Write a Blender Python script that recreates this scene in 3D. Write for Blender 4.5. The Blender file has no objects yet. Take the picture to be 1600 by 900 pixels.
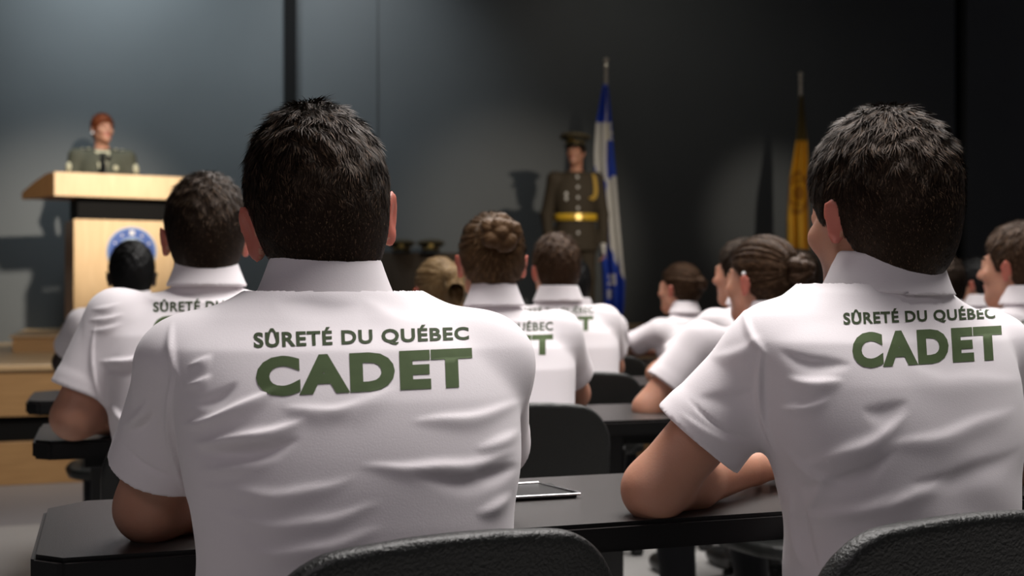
import bpy, bmesh, math, random
import numpy as np
from mathutils import Vector, Matrix, Euler
from mathutils.bvhtree import BVHTree

random.seed(7); RNG = np.random.default_rng(7)
SC = bpy.context.scene; COL = SC.collection
# ---------------------------------------------------------------- camera
F = 1900.0; HZ = 458.0; CH = 1.05
cam = bpy.data.cameras.new('camera'); camo = bpy.data.objects.new('camera', cam); COL.objects.link(camo)
cam.sensor_width = 36.0; cam.lens = F/1600*36.0; cam.shift_y = (HZ-450)/1600.0
cam.clip_start = 0.05; cam.clip_end = 60
camo.location = (0, 0, CH); camo.rotation_euler = (math.pi/2, 0, 0)
cam.dof.use_dof = True; cam.dof.focus_distance = 1.55; cam.dof.aperture_fstop = 5.0
SC.camera = camo
# ---------------------------------------------------------------- world + view
w = bpy.data.worlds.new('world'); SC.world = w; w.use_nodes = True
w.node_tree.nodes['Background'].inputs[0].default_value = (0.9, 0.85, 0.95, 1)
w.node_tree.nodes['Background'].inputs[1].default_value = 0.028
SC.view_settings.view_transform = 'Standard'; SC.view_settings.look = 'None'
SC.view_settings.gamma = 1; SC.view_settings.exposure = 0.15; SC.view_settings.use_curve_mapping = False
# ---------------------------------------------------------------- lights
def aim(o, tgt):
    d = Vector(tgt)-o.location; o.rotation_euler = d.to_track_quat('-Z', 'Y').to_euler()
def area(name, loc, tgt, sx, sy, e, col=(1, .95, .9), spread=180):
    l = bpy.data.lights.new(name, 'AREA'); l.shape = 'RECTANGLE'; l.size = sx; l.size_y = sy; l.energy = e; l.color = col
    l.spread = math.radians(spread)
    o = bpy.data.objects.new(name, l); COL.objects.link(o); o.location = loc; aim(o, tgt); return o
def spot(name, loc, tgt, e, ang, blend=.6, col=(1, .93, .85), r=.05):
    l = bpy.data.lights.new(name, 'SPOT'); l.energy = e; l.spot_size = math.radians(ang); l.spot_blend = blend; l.color = col; l.shadow_soft_size = r
    o = bpy.data.objects.new(name, l); COL.objects.link(o); o.location = loc; aim(o, tgt); return o
area('ceiling_light', (0.5, 2.1, 3.3), (0.2, 1.7, 0), 2.6, .9, 55, (1, .955, .93), 120)
area('ceiling_light_front', (0.8, 4.6, 3.5), (0.6, 4.0, 0), 4.0, 1.2, 95, (1, .955, .92), 120)
area('rear_fill', (-0.9, -1.3, 2.9), (-0.1, 1.6, 0.75), 1.8, .8, 13, (1, .90, .94))  # unseen fill added behind the camera to lighten the backs
spot('stage_light_podium', (0.2, 4.2, 3.9), (-3.0, 8.9, 1.75), 2150, 19, 1, (1, .88, .74), .12)
spot('stage_light_guard', (3.0, 3.2, 3.6), (0.35, 10.2, 1.7), 900, 19, 1, (1, .86, .70), .10)
spot('stage_light_flag', (4.4, 5.6, 4.1), (2.72, 11.2, 2.0), 430, 14, 1, (1, .88, .74), .10)
spot('stage_front_fill', (-1.2, 3.6, 3.6), (-3.0, 7.2, .5), 330, 34, 1, (1, .92, .8), .15)  # extra spot added to brighten the wooden stage front
spot('wall_washer_left', (-2.9, 8.3, 4.6), (-3.1, 10.2, 3.0), 290, 95, 1, (.85, .95, 1), .3)
spot('wall_washer_right', (1.2, 9.0, 4.8), (1.5, 11.6, 2.2), 42, 100, 1, (1, .92, .8), .4)
spot('wall_washer_centre', (-1.1, 9.1, 4.7), (-1.35, 10.8, 2.9), 150, 75, 1, (.92, .97, 1), .3)

# ---------------------------------------------------------------- helpers
def W(px, py, D):
    return np.array([(px-800)/F*D, D, CH-(py-HZ)/F*D])
TH = math.radians(18.5)
U = np.array([math.cos(TH), math.sin(TH)]); N = np.array([-math.sin(TH), math.cos(TH)])

def mat(name, col, rough=.6, metal=0, spec=.5, bump=0, bscale=200, var=0, vscale=8, sss=0, coat=0, sheen=0, stretch=None):
    m = bpy.data.materials.new(name); m.use_nodes = True; nt = m.node_tree; b = nt.nodes['Principled BSDF']
    b.inputs['Base Color'].default_value = (*col, 1); b.inputs['Roughness'].default_value = rough; b.inputs['Metallic'].default_value = metal
    b.inputs['Specular IOR Level'].default_value = spec
    if sss:
        b.inputs['Subsurface Weight'].default_value = sss; b.inputs['Subsurface Radius'].default_value = (.9, .3, .15); b.inputs['Subsurface Scale'].default_value = .012
    if coat: b.inputs['Coat Weight'].default_value = coat
    if sheen: b.inputs['Sheen Weight'].default_value = sheen
    tc = nt.nodes.new('ShaderNodeTexCoord'); mp = nt.nodes.new('ShaderNodeMapping'); nt.links.new(tc.outputs['Object'], mp.inputs[0])
    if stretch: mp.inputs['Scale'].default_value = stretch
    if var:
        n = nt.nodes.new('ShaderNodeTexNoise'); n.inputs['Scale'].default_value = vscale; n.inputs['Detail'].default_value = 5
        nt.links.new(mp.outputs[0], n.inputs[0])
        r = nt.nodes.new('ShaderNodeMixRGB'); r.inputs[1].default_value = (*[c*(1-var) for c in col], 1); r.inputs[2].default_value = (*[min(1, c*(1+var)) for c in col], 1)
        nt.links.new(n.outputs[0], r.inputs[0]); nt.links.new(r.outputs[0], b.inputs['Base Color'])
    if bump:
        n2 = nt.nodes.new('ShaderNodeTexNoise'); n2.inputs['Scale'].default_value = bscale; n2.inputs['Detail'].default_value = 3
        nt.links.new(mp.outputs[0], n2.inputs[0]); bp = nt.nodes.new('ShaderNodeBump'); bp.inputs['Strength'].default_value = bump
        bp.inputs['Distance'].default_value = .002
        nt.links.new(n2.outputs[0], bp.inputs['Height']); nt.links.new(bp.outputs[0], b.inputs['Normal'])
    return m
M = {}
M['shirt'] = mat('white_knit', (.77, .725, .75), .8, bump=.10, bscale=520, sheen=.2)
M['ink'] = mat('green_print', (.072, .103, .046), .8, spec=.15, var=.15, vscale=60)
M['ink_dark'] = mat('dark_green_print', (.046, .064, .032), .8, spec=.15, var=.15, vscale=60)
M['skin'] = mat('skin_fair', (.47, .235, .155), .5, var=.12, vscale=14, sss=.25, bump=.15, bscale=300)
M['skin_tan'] = mat('skin_tan', (.38, .19, .12), .5, var=.12, vscale=14, sss=.2, bump=.15, bscale=300)
M['skin_dark'] = mat('skin_deep', (.035, .02, .015), .5, var=.12, vscale=14, sss=.1)
M['skin_red'] = mat('skin_flushed', (.46, .14, .10), .5, var=.12, vscale=14, sss=.4)
M['lip'] = mat('lip', (.45, .14, .11), .4)
M['eye'] = mat('eye', (.03, .02, .015), .2)
M['trouser'] = mat('dark_cloth', (.012, .013, .016), .85, bump=.3, bscale=300)
M['shoe'] = mat('black_leather', (.012, .012, .012), .35)
M['plastic'] = mat('black_grained_plastic', (.006, .007, .006), .42, bump=.8, bscale=260)
M['table'] = mat('black_laminate', (.026, .022, .021), .36, bump=.15, bscale=500, var=.2, vscale=3)
M['tedge'] = mat('black_edge_band', (.004, .004, .004), .4, spec=.3)
M['metal_black'] = mat('black_metal', (.01, .01, .01), .35, metal=.3)
M['steel'] = mat('steel', (.55, .55, .56), .25, metal=1)
M['gold'] = mat('brass', (.75, .55, .2), .3, metal=1)
def wood(name, c1, c2, sc=(1, 1, 14), rough=.42):
    m = mat(name, c1, rough); nt = m.node_tree; b = nt.nodes['Principled BSDF']
    tc = nt.nodes.new('ShaderNodeTexCoord'); mp = nt.nodes.new('ShaderNodeMapping'); mp.inputs['Scale'].default_value = sc
    n = nt.nodes.new('ShaderNodeTexNoise'); n.inputs['Scale'].default_value = 3; n.inputs['Detail'].default_value = 6; n.inputs['Distortion'].default_value = .6
    r = nt.nodes.new('ShaderNodeValToRGB'); r.color_ramp.elements[0].position = .3; r.color_ramp.elements[1].position = .7
    r.color_ramp.elements[0].color = (*c1, 1); r.color_ramp.elements[1].color = (*c2, 1)
    for a, c in ((tc.outputs['Object'], mp.inputs[0]), (mp.outputs[0], n.inputs[0]), (n.outputs[0], r.inputs[0]), (r.outputs[0], b.inputs['Base Color'])): nt.links.new(a, c)
    return m
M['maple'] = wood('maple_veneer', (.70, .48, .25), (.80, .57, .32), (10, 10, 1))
M['maple_shaded'] = wood('maple_veneer_shaded', (.42, .22, .09), (.50, .27, .11), (10, 10, 1))  # same maple, with the shade of the lectern's sides put into its colour
M['oak'] = wood('oak_veneer', (.36, .2, .08), (.45, .26, .11), (1, 1, 12))
M['oak_top'] = wood('oak_stage_boards', (.50, .33, .17), (.60, .42, .24), (1, 8, 1), .35)
M['wall'] = mat('slate_paint', (.082, .093, .099), .62, var=.12, vscale=1.6, bump=.12, bscale=60)
M['wall_dark'] = mat('charcoal_paint', (.03, .032, .032), .6, var=.15, vscale=2)
M['black'] = mat('matt_black', (.003, .003, .003), .8, spec=.2)
M['floor'] = mat('pale_vinyl', (.42, .41, .40), .4, var=.06, vscale=5)
M['floor_band'] = mat('grey_vinyl', (.27, .265, .28), .4, var=.06, vscale=5)

def link(name, me, mats, parent=None, loc=None):
    o = bpy.data.objects.new(name, me); COL.objects.link(o)
    if not isinstance(mats, (list, tuple)): mats = [mats]
    for m in mats: me.materials.append(m)
    if parent is not None: o.parent = parent
    if loc is not None: o.location = loc
    return o
def empty(name, loc=(0, 0, 0), rz=0):
    o = bpy.data.objects.new(name, None); COL.objects.link(o); o.location = loc; o.rotation_euler = (0, 0, rz); o.empty_display_size = .05; return o
def tag(o, label, cat, group=None, kind=None):
    if label: o['label'] = label
    if cat: o['category'] = cat
    if group: o['group'] = group
    if kind: o['kind'] = kind
    return o
def pydata(name, v, f, smooth=True):
    me = bpy.data.meshes.new(name); me.from_pydata([tuple(map(float, p)) for p in v], [], f); me.validate()
    if smooth: me.polygons.foreach_set('use_smooth', [True]*len(me.polygons))
    me.update(); return me
def npmesh(name, v, q, matidx=None, smooth=True):
    me = bpy.data.meshes.new(name); n = len(q); k = q.shape[1]
    me.vertices.add(len(v)); me.vertices.foreach_set('co', v.astype(np.float32).ravel())
    me.loops.add(n*k); me.loops.foreach_set('vertex_index', q.astype(np.int32).ravel())
    me.polygons.add(n); me.polygons.foreach_set('loop_start', np.arange(0, n*k, k, dtype=np.int32))
    if smooth: me.polygons.foreach_set('use_smooth', np.ones(n, bool))
    if matidx is not None: me.polygons.foreach_set('material_index', matidx.astype(np.int32))
    me.update(calc_edges=True); me.validate(); return me
def box_bm(bm, c, s, bev=0, rot=None, seg=2):
    r = bmesh.ops.create_cube(bm, size=1); vs = r['verts']
    bmesh.ops.scale(bm, vec=s, verts=vs)
    if bev:
        es = list({e for v in vs for e in v.link_edges})
        rr = bmesh.ops.bevel(bm, geom=es, offset=bev, segments=seg, profile=.5, affect='EDGES')
        vs = list({v for f in rr['faces'] for v in f.verts} | {v for v in vs if v.is_valid})
    if rot is not None: bmesh.ops.rotate(bm, cent=(0, 0, 0), matrix=rot, verts=vs)
    bmesh.ops.translate(bm, vec=c, verts=vs); return vs
def cyl_bm(bm, a, b, r1, r2=None, seg=20):
    a = Vector(a); b = Vector(b); r2 = r1 if r2 is None else r2; d = b-a
    r = bmesh.ops.create_cone(bm, cap_ends=True, segments=seg, radius1=r1, radius2=r2, depth=d.length)
    bmesh.ops.rotate(bm, cent=(0, 0, 0), matrix=d.to_track_quat('Z', 'Y').to_matrix(), verts=r['verts'])
    bmesh.ops.translate(bm, vec=(a+b)/2, verts=r['verts']); return r['verts']
def sph_bm(bm, c, s, seg=16):
    r = bmesh.ops.create_uvsphere(bm, u_segments=seg, v_segments=seg//2+2, radius=1)
    s = (s, s, s) if isinstance(s, (int, float)) else s
    bmesh.ops.scale(bm, vec=s, verts=r['verts']); bmesh.ops.translate(bm, vec=c, verts=r['verts']); return r['verts']
def bmo(name, bm, m, parent=None, smooth=False, loc=None):
    me = bpy.data.meshes.new(name); bmesh.ops.recalc_face_normals(bm, faces=bm.faces); bm.to_mesh(me); bm.free()
    if smooth:
        me.polygons.foreach_set('use_smooth', [True]*len(me.polygons))
        try: me.set_sharp_from_angle(angle=math.radians(40))
        except Exception: pass
    return link(name, me, m, parent, loc)
def bx(name, c, s, m, parent=None, bev=.003, rot=None, smooth=False):
    bm = bmesh.new(); box_bm(bm, c, s, bev, rot); return bmo(name, bm, m, parent, smooth)
def lathe_bm(bm, prof, seg=40, c=(0, 0, 0)):
    rings = []
    for r, z in prof:
        rings.append([bm.verts.new((c[0]+r*math.cos(2*math.pi*i/seg), c[1]+r*math.sin(2*math.pi*i/seg), c[2]+z)) for i in range(seg)])
    for a, b in zip(rings, rings[1:]):
        for i in range(seg): bm.faces.new((a[i], a[(i+1) % seg], b[(i+1) % seg], b[i]))
    bm.faces.new(rings[0]); bm.faces.new(rings[-1]); return rings
def prism_bm(bm, pts, z0, z1):
    a = [bm.verts.new((x, y, z0)) for x, y in pts]; b = [bm.verts.new((x, y, z1)) for x, y in pts]
    n = len(pts); bm.faces.new(a[::-1]); bm.faces.new(b)
    for i in range(n): bm.faces.new((a[i], a[(i+1) % n], b[(i+1) % n], b[i]))

# ---------------------------------------------------------------- implicit surfaces
class Field:
    def __init__(s, lo, hi, h):
        s.h = h; s.lo = np.array(lo, float); s.n = np.ceil((np.array(hi, float)-s.lo)/h).astype(int)+1
        s.d = np.full(s.n, .1, np.float32)
        s.ax = [s.lo[i]+h*np.arange(s.n[i]) for i in range(3)]
    def grid(s, lo, hi):
        i0 = np.clip(np.floor((np.array(lo)-s.lo)/s.h).astype(int), 0, s.n); i1 = np.clip(np.ceil((np.array(hi)-s.lo)/s.h).astype(int)+1, 0, s.n)
        sl = tuple(slice(a, b) for a, b in zip(i0, i1))
        X = s.ax[0][sl[0]].astype(np.float32)[:, None, None]; Y = s.ax[1][sl[1]].astype(np.float32)[None, :, None]; Z = s.ax[2][sl[2]].astype(np.float32)[None, None, :]
        return sl, X, Y, Z
    def add(s, fn, lo, hi, k=.01, op='add'):
        pad = k+s.h*2.5
        sl, X, Y, Z = s.grid(np.array(lo)-pad, np.array(hi)+pad)
        if X.size == 0 or Y.size == 0 or Z.size == 0: return
        d = fn(X, Y, Z); c = s.d[sl]
        if op == 'add':
            hh = np.maximum(k-np.abs(c-d), 0)/k; s.d[sl] = np.minimum(c, d)-hh*hh*k*.25
        elif op == 'sub':
            d = -d; hh = np.maximum(k-np.abs(c-d), 0)/k; s.d[sl] = np.maximum(c, d)+hh*hh*k*.25
    def cone(s, a, b, ra, rb, k=.01, op='add', cut=None, sq=None):
        a = np.array(a, float); b = np.array(b, float); ab = b-a; L2 = float(ab@ab)+1e-9; L = math.sqrt(L2)
        R = max(ra, rb)
        def fn(X, Y, Z):
            px, py, pz = X-a[0], Y-a[1], Z-a[2]
            t = np.clip((px*ab[0]+py*ab[1]+pz*ab[2])/L2, 0, 1)
            d = np.sqrt((px-t*ab[0])**2+(py-t*ab[1])**2+(pz-t*ab[2])**2)-(ra+(rb-ra)*t)
            if cut is not None:   # cut the far end flat at fraction cut
                d = np.maximum(d, ((px*ab[0]+py*ab[1]+pz*ab[2])/L-cut*L))
            return d
        s.add(fn, np.minimum(a, b)-R, np.maximum(a, b)+R, k, op)
    def ell(s, c, r, rot=None, k=.01, op='add', clip=None):
        c = np.array(c, float); r = np.array(r, float); Rm = np.eye(3) if rot is None else np.array(rot)
        e = np.sqrt(((Rm*r[None, :])**2).sum(1))
        def fn(X, Y, Z):
            p = [X-c[0], Y-c[1], Z-c[2]]
            q = [sum(Rm[i, j]*p[i] for i in range(3)) for j in range(3)]
            k0 = np.sqrt(sum((q[j]/r[j])**2 for j in range(3))); k1 = np.sqrt(sum((q[j]/r[j]**2)**2 for j in range(3)))+1e-6
            d = k0*(k0-1)/k1
            if clip is not None: d = np.maximum(d, clip(*q))
            return d
        s.add(fn, c-e, c+e, k, op)
    def column(s, keys, n=2.3, k=.02, op='add'):
        K = np.array(keys, float); zz = []; P = []
        for i in range(len(K)-1):
            p0, p1, p2, p3 = K[max(i-1, 0)], K[i], K[i+1], K[min(i+2, len(K)-1)]
            for t in np.linspace(0, 1, 9)[:(-1 if i < len(K)-2 else None)]:
                v = .5*((2*p1)+(-p0+p2)*t+(2*p0-5*p1+4*p2-p3)*t*t+(-p0+3*p1-3*p2+p3)*t**3)
                v[0] = p1[0]+(p2[0]-p1[0])*t; P.append(v)
        P = np.array(P); z0, z1 = P[0, 0], P[-1, 0]
        def fn(X, Y, Z):
            g = lambda j: np.interp(Z, P[:, 0], P[:, j]).astype(np.float32)
            cx, cy, a, b = g(1), g(2), np.maximum(g(3), .01), np.maximum(g(4), .01)
            q = ((np.abs(X-cx)/a)**n+(np.abs(Y-cy)/b)**n)**(1/n)
            d = (q-1)*np.minimum(a, b)
            return np.maximum(d, np.maximum(z0-Z, Z-z1))
        s.add(fn, (np.min(P[:, 1]-P[:, 3]), np.min(P[:, 2]-P[:, 4]), z0), (np.max(P[:, 1]+P[:, 3]), np.max(P[:, 2]+P[:, 4]), z1), k, op)
    def mesh(s):
        d = s.d; neg = d < 0; h = s.h
        nx, ny, nz = (np.array(d.shape)-1)
        cnt = np.zeros((nx, ny, nz), np.int8)
        for i in (0, 1):
            for j in (0, 1):
                for k in (0, 1): cnt += neg[i:nx+i, j:ny+j, k:nz+k]
        act = (cnt > 0) & (cnt < 8); I, J, K = np.nonzero(act)
        idx = np.full((nx, ny, nz), -1, np.int32); idx[I, J, K] = np.arange(len(I))
        acc = np.zeros((len(I), 3)); num = np.zeros(len(I))
        cor = [(i, j, k) for i in (0, 1) for j in (0, 1) for k in (0, 1)]
        vals = {c: d[I+c[0], J+c[1], K+c[2]].astype(float) for c in cor}
        for c in cor:
            for a in range(3):
                if c[a] == 0:
                    c2 = list(c); c2[a] = 1; c2 = tuple(c2); va, vb = vals[c], vals[c2]
                    m = (va < 0) != (vb < 0); t = np.where(m, va/np.where(va == vb, 1, va-vb), 0)
                    p = np.array(c, float)[None, :].repeat(len(I), 0); p[:, a] = t
                    acc[m] += p[m]; num[m] += 1
        V = (acc/num[:, None]+np.stack([I, J, K], 1))*h+s.lo
        Q = []
        for a in range(3):
            sl0 = [slice(1, None)]*3; sl1 = [slice(1, None)]*3
            # edge from (i,j,k) along axis a; interior
            o1, o2 = (a+1) % 3, (a+2) % 3
            s0 = [slice(1, -1)]*3; s1 = [slice(1, -1)]*3; s0[a] = slice(0, -1); s1[a] = slice(1, None)
            A = neg[tuple(s0)]; B = neg[tuple(s1)]; E = np.nonzero(A != B)
            if len(E[0]) == 0: continue
            base = [E[0]+(0 if a == 0 else 1), E[1]+(0 if a == 1 else 1), E[2]+(0 if a == 2 else 1)]
            def cell(d1, d2):
                c = [b.copy() for b in base]; c[o1] = c[o1]-d1; c[o2] = c[o2]-d2; return idx[c[0], c[1], c[2]]
            q = np.stack([cell(1, 1), cell(0, 1), cell(0, 0), cell(1, 0)], 1)
            fl = ~A[E]; q[fl] = q[fl][:, ::-1]; Q.append(q)
        Q = np.concatenate(Q); return V, Q[(Q >= 0).all(1)]
def scat(ix, vals, n):
    return np.stack([np.bincount(ix, vals[:, j], n) for j in range(3)], 1)
def vnormals(V, Q):
    a, b, c, d = (V[Q[:, i]] for i in range(4)); fn = np.cross(c-a, d-b)
    n = scat(Q.T.ravel(), np.tile(fn, (4, 1)), len(V))
    return n/(np.linalg.norm(n, axis=1, keepdims=True)+1e-12)
def relax(V, Q, it=2, f=.5):
    src = np.concatenate([Q[:, i] for i in range(4)]*2); dst = np.concatenate([Q[:, (i+1) % 4] for i in range(4)]+[Q[:, (i+3) % 4] for i in range(4)])
    cn = np.maximum(np.bincount(src, minlength=len(V)), 1)[:, None]
    for _ in range(it): V = V*(1-f)+f*scat(src, V[dst], len(V))/cn
    return V
# ---------------------------------------------------------------- people
def rot3(yaw, pitch=0, roll=0):
    return np.array(Euler((pitch, roll, yaw), 'XYZ').to_matrix())
class Head:
    def __init__(s, C, yaw, pitch, roll, hs):
        s.C = np.array(C, float); s.R = rot3(yaw, pitch, roll); s.s = hs
    def p(s, x, y, z): return s.C+s.s*(s.R@np.array([x, y, z], float))
    def loc(s, V): return (V-s.C)@s.R/s.s
def head_field(f, H, ears=1.0, fem=False, nose=1):
    s = H.s; R = H.R
    def E(c, r, k=.012, op='add'): f.ell(H.p(*c), np.array(r)*s, R, k, op)
    def Cn(a, b, ra, rb, k=.012, op='add'): f.cone(H.p(*a), H.p(*b), ra*s, rb*s, k, op)
    E((0, -.012, .03), (.073, .094, .082)); E((0, .032, -.03), (.060, .062, .078), .03)
    E((0, .066, -.086), (.024, .022, .020), .03); Cn((-.045, .01, -.065), (0, .07, -.09), .018, .016, .03); Cn((.045, .01, -.065), (0, .07, -.09), .018, .016, .03)
    Cn((-.03, .087, .024), (.03, .087, .024), .010, .010, .015)
    for q in (-1, 1):
        E((q*.031, .100, .008), (.017, .012, .012), .010, 'sub'); E((q*.031, .083, .008), (.0125, .0125, .0125), .004)
        E((q*.040, .070, -.022), (.020, .018, .018), .02)
    Cn((0, .093, .012), (0, .115, -.022), .008, .012, .010); E((-.010, .103, -.027), (.008, .009, .007), .006); E((.010, .103, -.027), (.008, .009, .007), .006)
    E((0, .093, -.050), (.024, .009, .006), .006); E((0, .091, -.060), (.020, .009, .007), .006)
    for q in (-1, 1):
        Re = R@rot3(q*math.radians(-30), math.radians(-8), math.radians(q*12))
        c = H.p(q*.083, -.010, -.006)
        f.ell(c, np.array((.0065, .017, .029))*s*ears, Re, .006)
        f.ell(H.p(q*.081, -.006, -.030), np.array((.006, .010, .012))*s*ears, Re, .006)
        f.ell(c+s*(Re@np.array((q*.008, .003, .004))), np.array((.005, .010, .018))*s*ears, Re, .004, 'sub')
def hand_field(f, wr, d, side, up=(0, 0, 1), s=1.0, curl=.4, fk=.003):
    """palm + five fingers; wr wrist point, d forearm direction, side: +x direction of the thumb side"""
    d = np.array(d, float); d /= np.linalg.norm(d); up = np.array(up, float); up = up-d*(up@d); up /= np.linalg.norm(up)
    sd = np.cross(d, up)*side; P = lambda a, b, c: wr+s*(d*a+sd*b+up*c)
    f.cone(P(0, 0, 0), P(.03, 0, .002), .024*s, .026*s, .015)
    Rm = np.stack([d, sd, up], 1)
    f.ell(P(.052, -.002, 0), np.array((.048, .040, .0145))*s, Rm, .012)
    for i, (b, L, r) in enumerate(((.029, .070, .0085), (.010, .078, .0088), (-.010, .072, .0085), (-.029, .057, .0075))):
        a = P(.085-.006*abs(b)/.03, b, .001); sp = b*.35
        m1 = P(.085+L*.48, b+sp*.5, .001+L*.05-curl*.012); m2 = P(.085+L*.78, b+sp*.7, -curl*.030); e = P(.085+L*(1-.25*curl), b+sp*.8, -curl*.055)
        f.cone(P(.06, b*.9, 0), a, .010*s, r*s*1.08, .008); f.cone(a, m1, r*s*1.05, r*s, fk); f.cone(m1, m2, r*s, r*s*.9, fk); f.cone(m2, e, r*s*.9, r*s*.78, fk)
    f.cone(P(.018, .022, -.004), P(.052, .050, -.010), .014*s, .0105*s, .012); f.cone(P(.052, .050, -.010), P(.086, .056, -.014), .0105*s, .0085*s, .004)
def strands(name, V, Q, H, n, L, wd, flow, mats, parent, rise=.35, jit=.35, seed=1, sel=None, lift=.0, clump=0):
    rg = np.random.default_rng(seed)
    a, b, c, d = (V[Q[:, i]] for i in range(4)); ar = np.linalg.norm(np.cross(c-a, d-b), axis=1); N_ = vnormals(V, Q)
    if sel is not None: ar = ar*sel(H.loc((a+c)/2))
    fi = rg.choice(len(Q), n, p=ar/ar.sum()); u = rg.random((n, 2))
    P = (V[Q[fi, 0]]*((1-u[:, :1])*(1-u[:, 1:]))+V[Q[fi, 1]]*(u[:, :1]*(1-u[:, 1:]))+V[Q[fi, 2]]*(u[:, :1]*u[:, 1:])+V[Q[fi, 3]]*((1-u[:, :1])*u[:, 1:]))
    nn = N_[Q[fi, 0]]; lp = H.loc(P); fl = flow(lp)@H.R.T
    j = rg.normal(0, 1, (n, 3))
    if clump:
        w = lp*95; j = j*.45+clump*np.stack([np.sin(w[:, 1]*1.7+np.sin(w[:, 2]*1.3)*2), np.sin(w[:, 0]*1.9+np.sin(w[:, 1]*1.1)*2), np.sin(w[:, 2]*1.5+np.sin(w[:, 0]*1.2)*2)], 1)
    fl = fl-nn*(fl*nn).sum(1, keepdims=True); fl /= np.linalg.norm(fl, axis=1, keepdims=True)+1e-6
    fl = fl+j*jit; fl = fl-nn*(fl*nn).sum(1, keepdims=True); fl /= np.linalg.norm(fl, axis=1, keepdims=True)+1e-6
    Ls = L(lp) if callable(L) else L; Ls = (Ls*rg.uniform(.55, 1.15, n))[:, None]
    rs = (rise(lp) if callable(rise) else rise); rs = np.array(rs*rg.uniform(.5, 1.4, n))[:, None]
    p0 = P-nn*.001; p1 = P+nn*(lift+Ls*rs*.5)+fl*Ls*.5; p2 = P+nn*(lift+Ls*rs*.75)+fl*Ls
    sd = np.cross(fl, nn); sd = sd+j*.15; sd /= np.linalg.norm(sd, axis=1, keepdims=True); wv = (wd*rg.uniform(.6, 1.3, n))[:, None]
    VV = np.concatenate([p0-sd*wv, p0+sd*wv, p1+sd*wv*.8, p1-sd*wv*.8, p2+sd*wv*.15, p2-sd*wv*.15]); k = np.arange(n)
    QQ = np.concatenate([np.stack([k, k+n, k+2*n, k+3*n], 1), np.stack([k+3*n, k+2*n, k+4*n, k+5*n], 1)])
    mi = rg.choice(len(mats), n, p=[.62, .30, .08][:len(mats)] if len(mats) == 3 else None)
    return VV, QQ, np.concatenate([mi, mi])
def hair_mats(name, dark, mid, light):
    r = [mat(name+'_hair_'+k, c, .5, spec=.22) for k, c in (('dark', dark), ('mid', mid), ('light', light))]
    mx = max(mid)
    for m in r: m.node_tree.nodes['Principled BSDF'].inputs['Specular Tint'].default_value = (*[(.22+.78*v/mx) for v in mid], 1)
    return r
M['brown'] = hair_mats('dark_brown', (.008, .0052, .0036), (.030, .019, .012), (.10, .064, .040))
M['blackh'] = hair_mats('black', (.004, .004, .004), (.006, .006, .006), (.010, .010, .010))
M['auburn'] = hair_mats('auburn', (.13, .035, .014), (.22, .06, .025), (.32, .10, .04))
M['ltbrown'] = hair_mats('light_brown', (.06, .033, .016), (.14, .08, .038), (.26, .16, .08))
M['midbrown'] = hair_mats('mid_brown', (.022, .012, .007), (.07, .038, .02), (.20, .12, .07))
M['blonde'] = hair_mats('blonde', (.16, .10, .045), (.36, .25, .13), (.55, .42, .25))

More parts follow.
